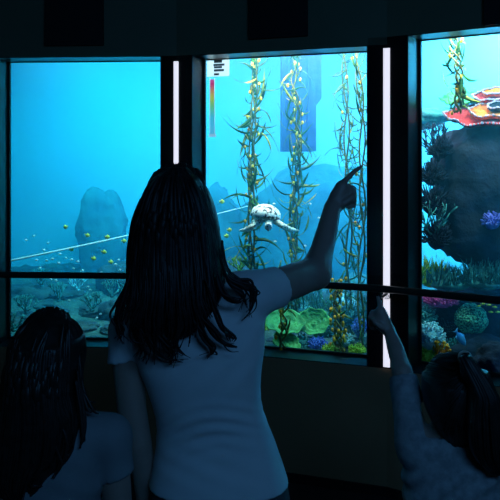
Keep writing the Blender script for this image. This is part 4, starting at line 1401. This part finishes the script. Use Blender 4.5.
# sleeve with ring folds
for i in range(11):
    q = i / 10; a = Vector(upL[0]).lerp(Vector(upL[1]), min(1, q * 2)) if q < .5 else Vector(upL[1]).lerp(Vector(upL[2]), (q - .5) * 2)
    r_ = .0425 - .0095 * q + .0018 * (i % 2)
    dd = (Vector(upL[2]) - Vector(upL[0])).normalized() * .012
    t.tube([a - dd, a + dd], [r_, r_], .012)
t.tube([upL[2], tuple(Vector(upL[2]) + (Vector(upL[2]) - Vector(upL[1])).normalized() * .045)], [.0335, .034], .012)
e = Vector(upL[2]) - Vector(upL[0])
t.cut(K(404, 376, .085), e, .09, .008, .025)
t.tube(dnR, [.043, .040, .036, .032, .026], .02)
t.cut(dnR[-1], Vector(dnR[-1]) - Vector(dnR[-2]), .05, .008, .02)
t.loft(outline(rt, YR), .012, 2.3, .003, tf)
t.tube([K(453, 446), upL[0]], [.044, .045], .03); t.tube([K(453, 446), dnR[0]], [.044, .044], .03)
t.cut(K(455, 610), (0, 0, -1), .4, .006)
t.cut(K(452, 437, .012), (0, .35, 1), .075, .010, .02)
t.build('long_sleeved_top', M['marl'], kr, 2)
j = Field((.30, 1.6, .03), (.76, 1.90, .56), .006)
j.loft([r for r in outline(rt, YR) if r[0] < .55], .01, 2.3, -.004)
legs_field(j, hips, kn, an, LK, .02, .012)
j.cut((.52, YR, .08), (0, 0, -1), .4, .006)
j.build('jeans', M['denim'], kr)
for a in an: shoe(a, .75, kr)
hk = [(351, 446, 464, .02, 0), (354, 438, 471, .06, 0), (359, 432, 475, .075, 0), (368, 427, 479, .086, 0), (380, 424.5, 481, .092, 0), (394, 424, 481, .094, -.002), (408, 426, 479, .088, -.008), (420, 430, 475, .076, -.016), (432, 436, 470, .05, -.025), (438, 442, 466, .03, -.03)]
h = Field((.40, 1.58, .88), (.64, 1.90, 1.16), .0042)
h.loft(outline([r for r in hk if r[0] > 375], YR), .012, 2.2, -.003, groove(11, .0018))
h.ell(K(453, 388, -.002), (.069, .088, .088), .03)
h.ell(Vector(K(440, 405, .098)), (.052, .072, .080), sub=True)
hm = Hair(); hm.join(*h.mesh())
rnd = random.Random(12)
tie = Vector(K(464, 360, -.072))
for i in range(60):     # strands combed back to the tie
    tt = rnd.uniform(-.97, .97); y0 = rnd.uniform(360, 428)
    a = shell_point(hk, y0, tt, YR, .002)
    m1 = shell_point(hk, y0 * .6 + 358 * .4, tt * .65 + .14, YR, .003); m2 = shell_point(hk, y0 * .25 + 358 * .75, tt * .25 + .25, YR, .004)
    hm.lock([a, m1, m2, tie], rnd.uniform(.003, .005), .5, 16, .002)
for i in range(46):     # and over the crown
    tt = -.98 + 1.96 * i / 45
    p_ = over_crown(K(453, 388, -.002), (.069, .088, .088), tt, .002)
    p_[0] += Vector((0, .02, -.012))
    hm.lock(p_ + [p_[1].lerp(tie, .6) + Vector((0, -.012, .012 * (1 - abs(tt)))), tie], rnd.uniform(.003, .005), .5, 16, .002)
for i in range(46):
    q = i / 45; e_ = -.55 + 1.75 * q + rnd.uniform(-.05, .05)
    for sg in (-1, 1):
        c0, r0_ = K(453, 388, -.002), (.069, .088, .088)
        hm.lock([dome(c0, r0_, (sg * math.cos(e_), .75, math.sin(e_))), dome(c0, r0_, (sg * math.cos(e_), .25, math.sin(e_))), dome(c0, r0_, (sg * math.cos(e_) * .85, -.35, math.sin(e_) + .12)),
                 dome(c0, r0_, (sg * math.cos(e_) * .45 + .08, -.75, .55 * math.sin(e_) + .35)), tie], rnd.uniform(.003, .0048), .5, 18, .002)
hm.build('hair', M['hairbrown'], kr)
# ponytail
pt = [(359, 457.5, 475, .022, -.098), (366, 455.5, 478, .030, -.105), (378, 453.5, 481.5, .034, -.112), (404, 452.5, 486, .034, -.112), (424, 454, 489, .031, -.108), (440, 459, 492, .026, -.100), (450, 468, 494, .018, -.096), (458, 480, 495, .008, -.094)]
h = Field((.50, 1.56, .85), (.66, 1.76, 1.16), .0040)
h.loft(outline(pt, YR), .01, 2.2, -.002, groove(9, .0022, 2))
h.tube([K(464, 360, -.060), K(465.5, 356.5, -.086), K(466.5, 362, -.100), K(467, 374, -.110)], [.010, .0125, .016, .016], .025)
hm = Hair(); hm.join(*h.mesh())
for i in range(60):
    tt = rnd.uniform(-.97, .97); y1 = 448 + 10 * tt + rnd.uniform(-6, 8)
    ctr = []
    for s in range(7):
        q = s / 6; y = 362 + (y1 - 362) * q
        ctr.append(shell_point(pt, y, tt * (.8 + .2 * q), YR, .0015 + .002 * rnd.random()))
    ctr = [Vector(K(465 + 2 * tt, 358, -.084)), Vector(K(466.5 + 7 * tt, 357 + 3 * abs(tt), -.122 + .012 * abs(tt)))] + ctr[1:]
    hm.lock(ctr, rnd.uniform(.0025, .0048), .6, 24, .001)
hm.build('ponytail', M['hairbrown'], kr)
mb = MB()
c_ = Vector(K(465, 358.5, -.079))
mb.tube([c_ + Vector((.0155 * math.cos(a), .005 * math.sin(a), .0155 * math.sin(a))) for a in [2 * PI * i / 24 for i in range(25)]], .0032, 7, side=Vector((0, 1, 0)))
mb.build('hair_tie', M['tie'], kr)


# ------------------------------------------------------------------ light
def area(name, loc, target, sx, sy, col, power):
    l = bpy.data.lights.new(name, 'AREA'); l.shape = 'RECTANGLE'; l.size = sx; l.size_y = sy; l.color = col; l.energy = power
    o = bpy.data.objects.new(name, l); C.objects.link(o)
    o.location = loc
    d = Vector(target) - Vector(loc)
    o.rotation_euler = d.to_track_quat('-Z', 'Y').to_euler()
    return o


for n, pw, lc, ld, tz, sp_ in ((1, 48, (.07, .72, .64), .6, .45, 105), (2, 195, (1, .25, .265), .75, .75, 120), (3, 230, (1, .68, .68), 1.2, 1.5, 125)):
    a, u, nn, ul, ur, top = wins[n]
    mid = wp(n, LEN / 2, ld, 2.9)
    tgt = wp(n, LEN / 2, 1.9, tz)
    area('tank_lamp', mid, tgt, 1.1, .5, lc, pw).data.spread = math.radians(sp_)
    fm = wp(n, LEN / 2, .26, 2.36); area('tank_front_lamp', fm, wp(n, LEN / 2, .62, .9), .95, .08, (1, .86, .72), (14, 30, 34)[n - 1])
area('room_lamp', (1.0, -1.0, 2.8), (.05, 2.2, .9), 1.4, .8, (.10, .41, .95), 28)

w = bpy.data.worlds.new('dark_room'); S.world = w; w.use_nodes = True
w.node_tree.nodes['Background'].inputs['Color'].default_value = (.01, .02, .03, 1)
w.node_tree.nodes['Background'].inputs['Strength'].default_value = .05

cam = bpy.data.cameras.new('camera'); co = bpy.data.objects.new('camera', cam); C.objects.link(co)
co.location = (0, 0, CAMZ); co.rotation_euler = (PI / 2, 0, 0)
cam.sensor_width = 36; cam.lens = 36 * F / 500; cam.shift_y = -(250 - HOR) / 500
cam.clip_start = .02
S.camera = co
S.view_settings.view_transform = 'Standard'; S.view_settings.look = 'None'; S.view_settings.gamma = 1; S.view_settings.exposure = 0
S.view_settings.use_curve_mapping = False
S.cycles.use_denoising = True
S.cycles.max_bounces = 8; S.cycles.transparent_max_bounces = 16; S.cycles.volume_bounces = 1
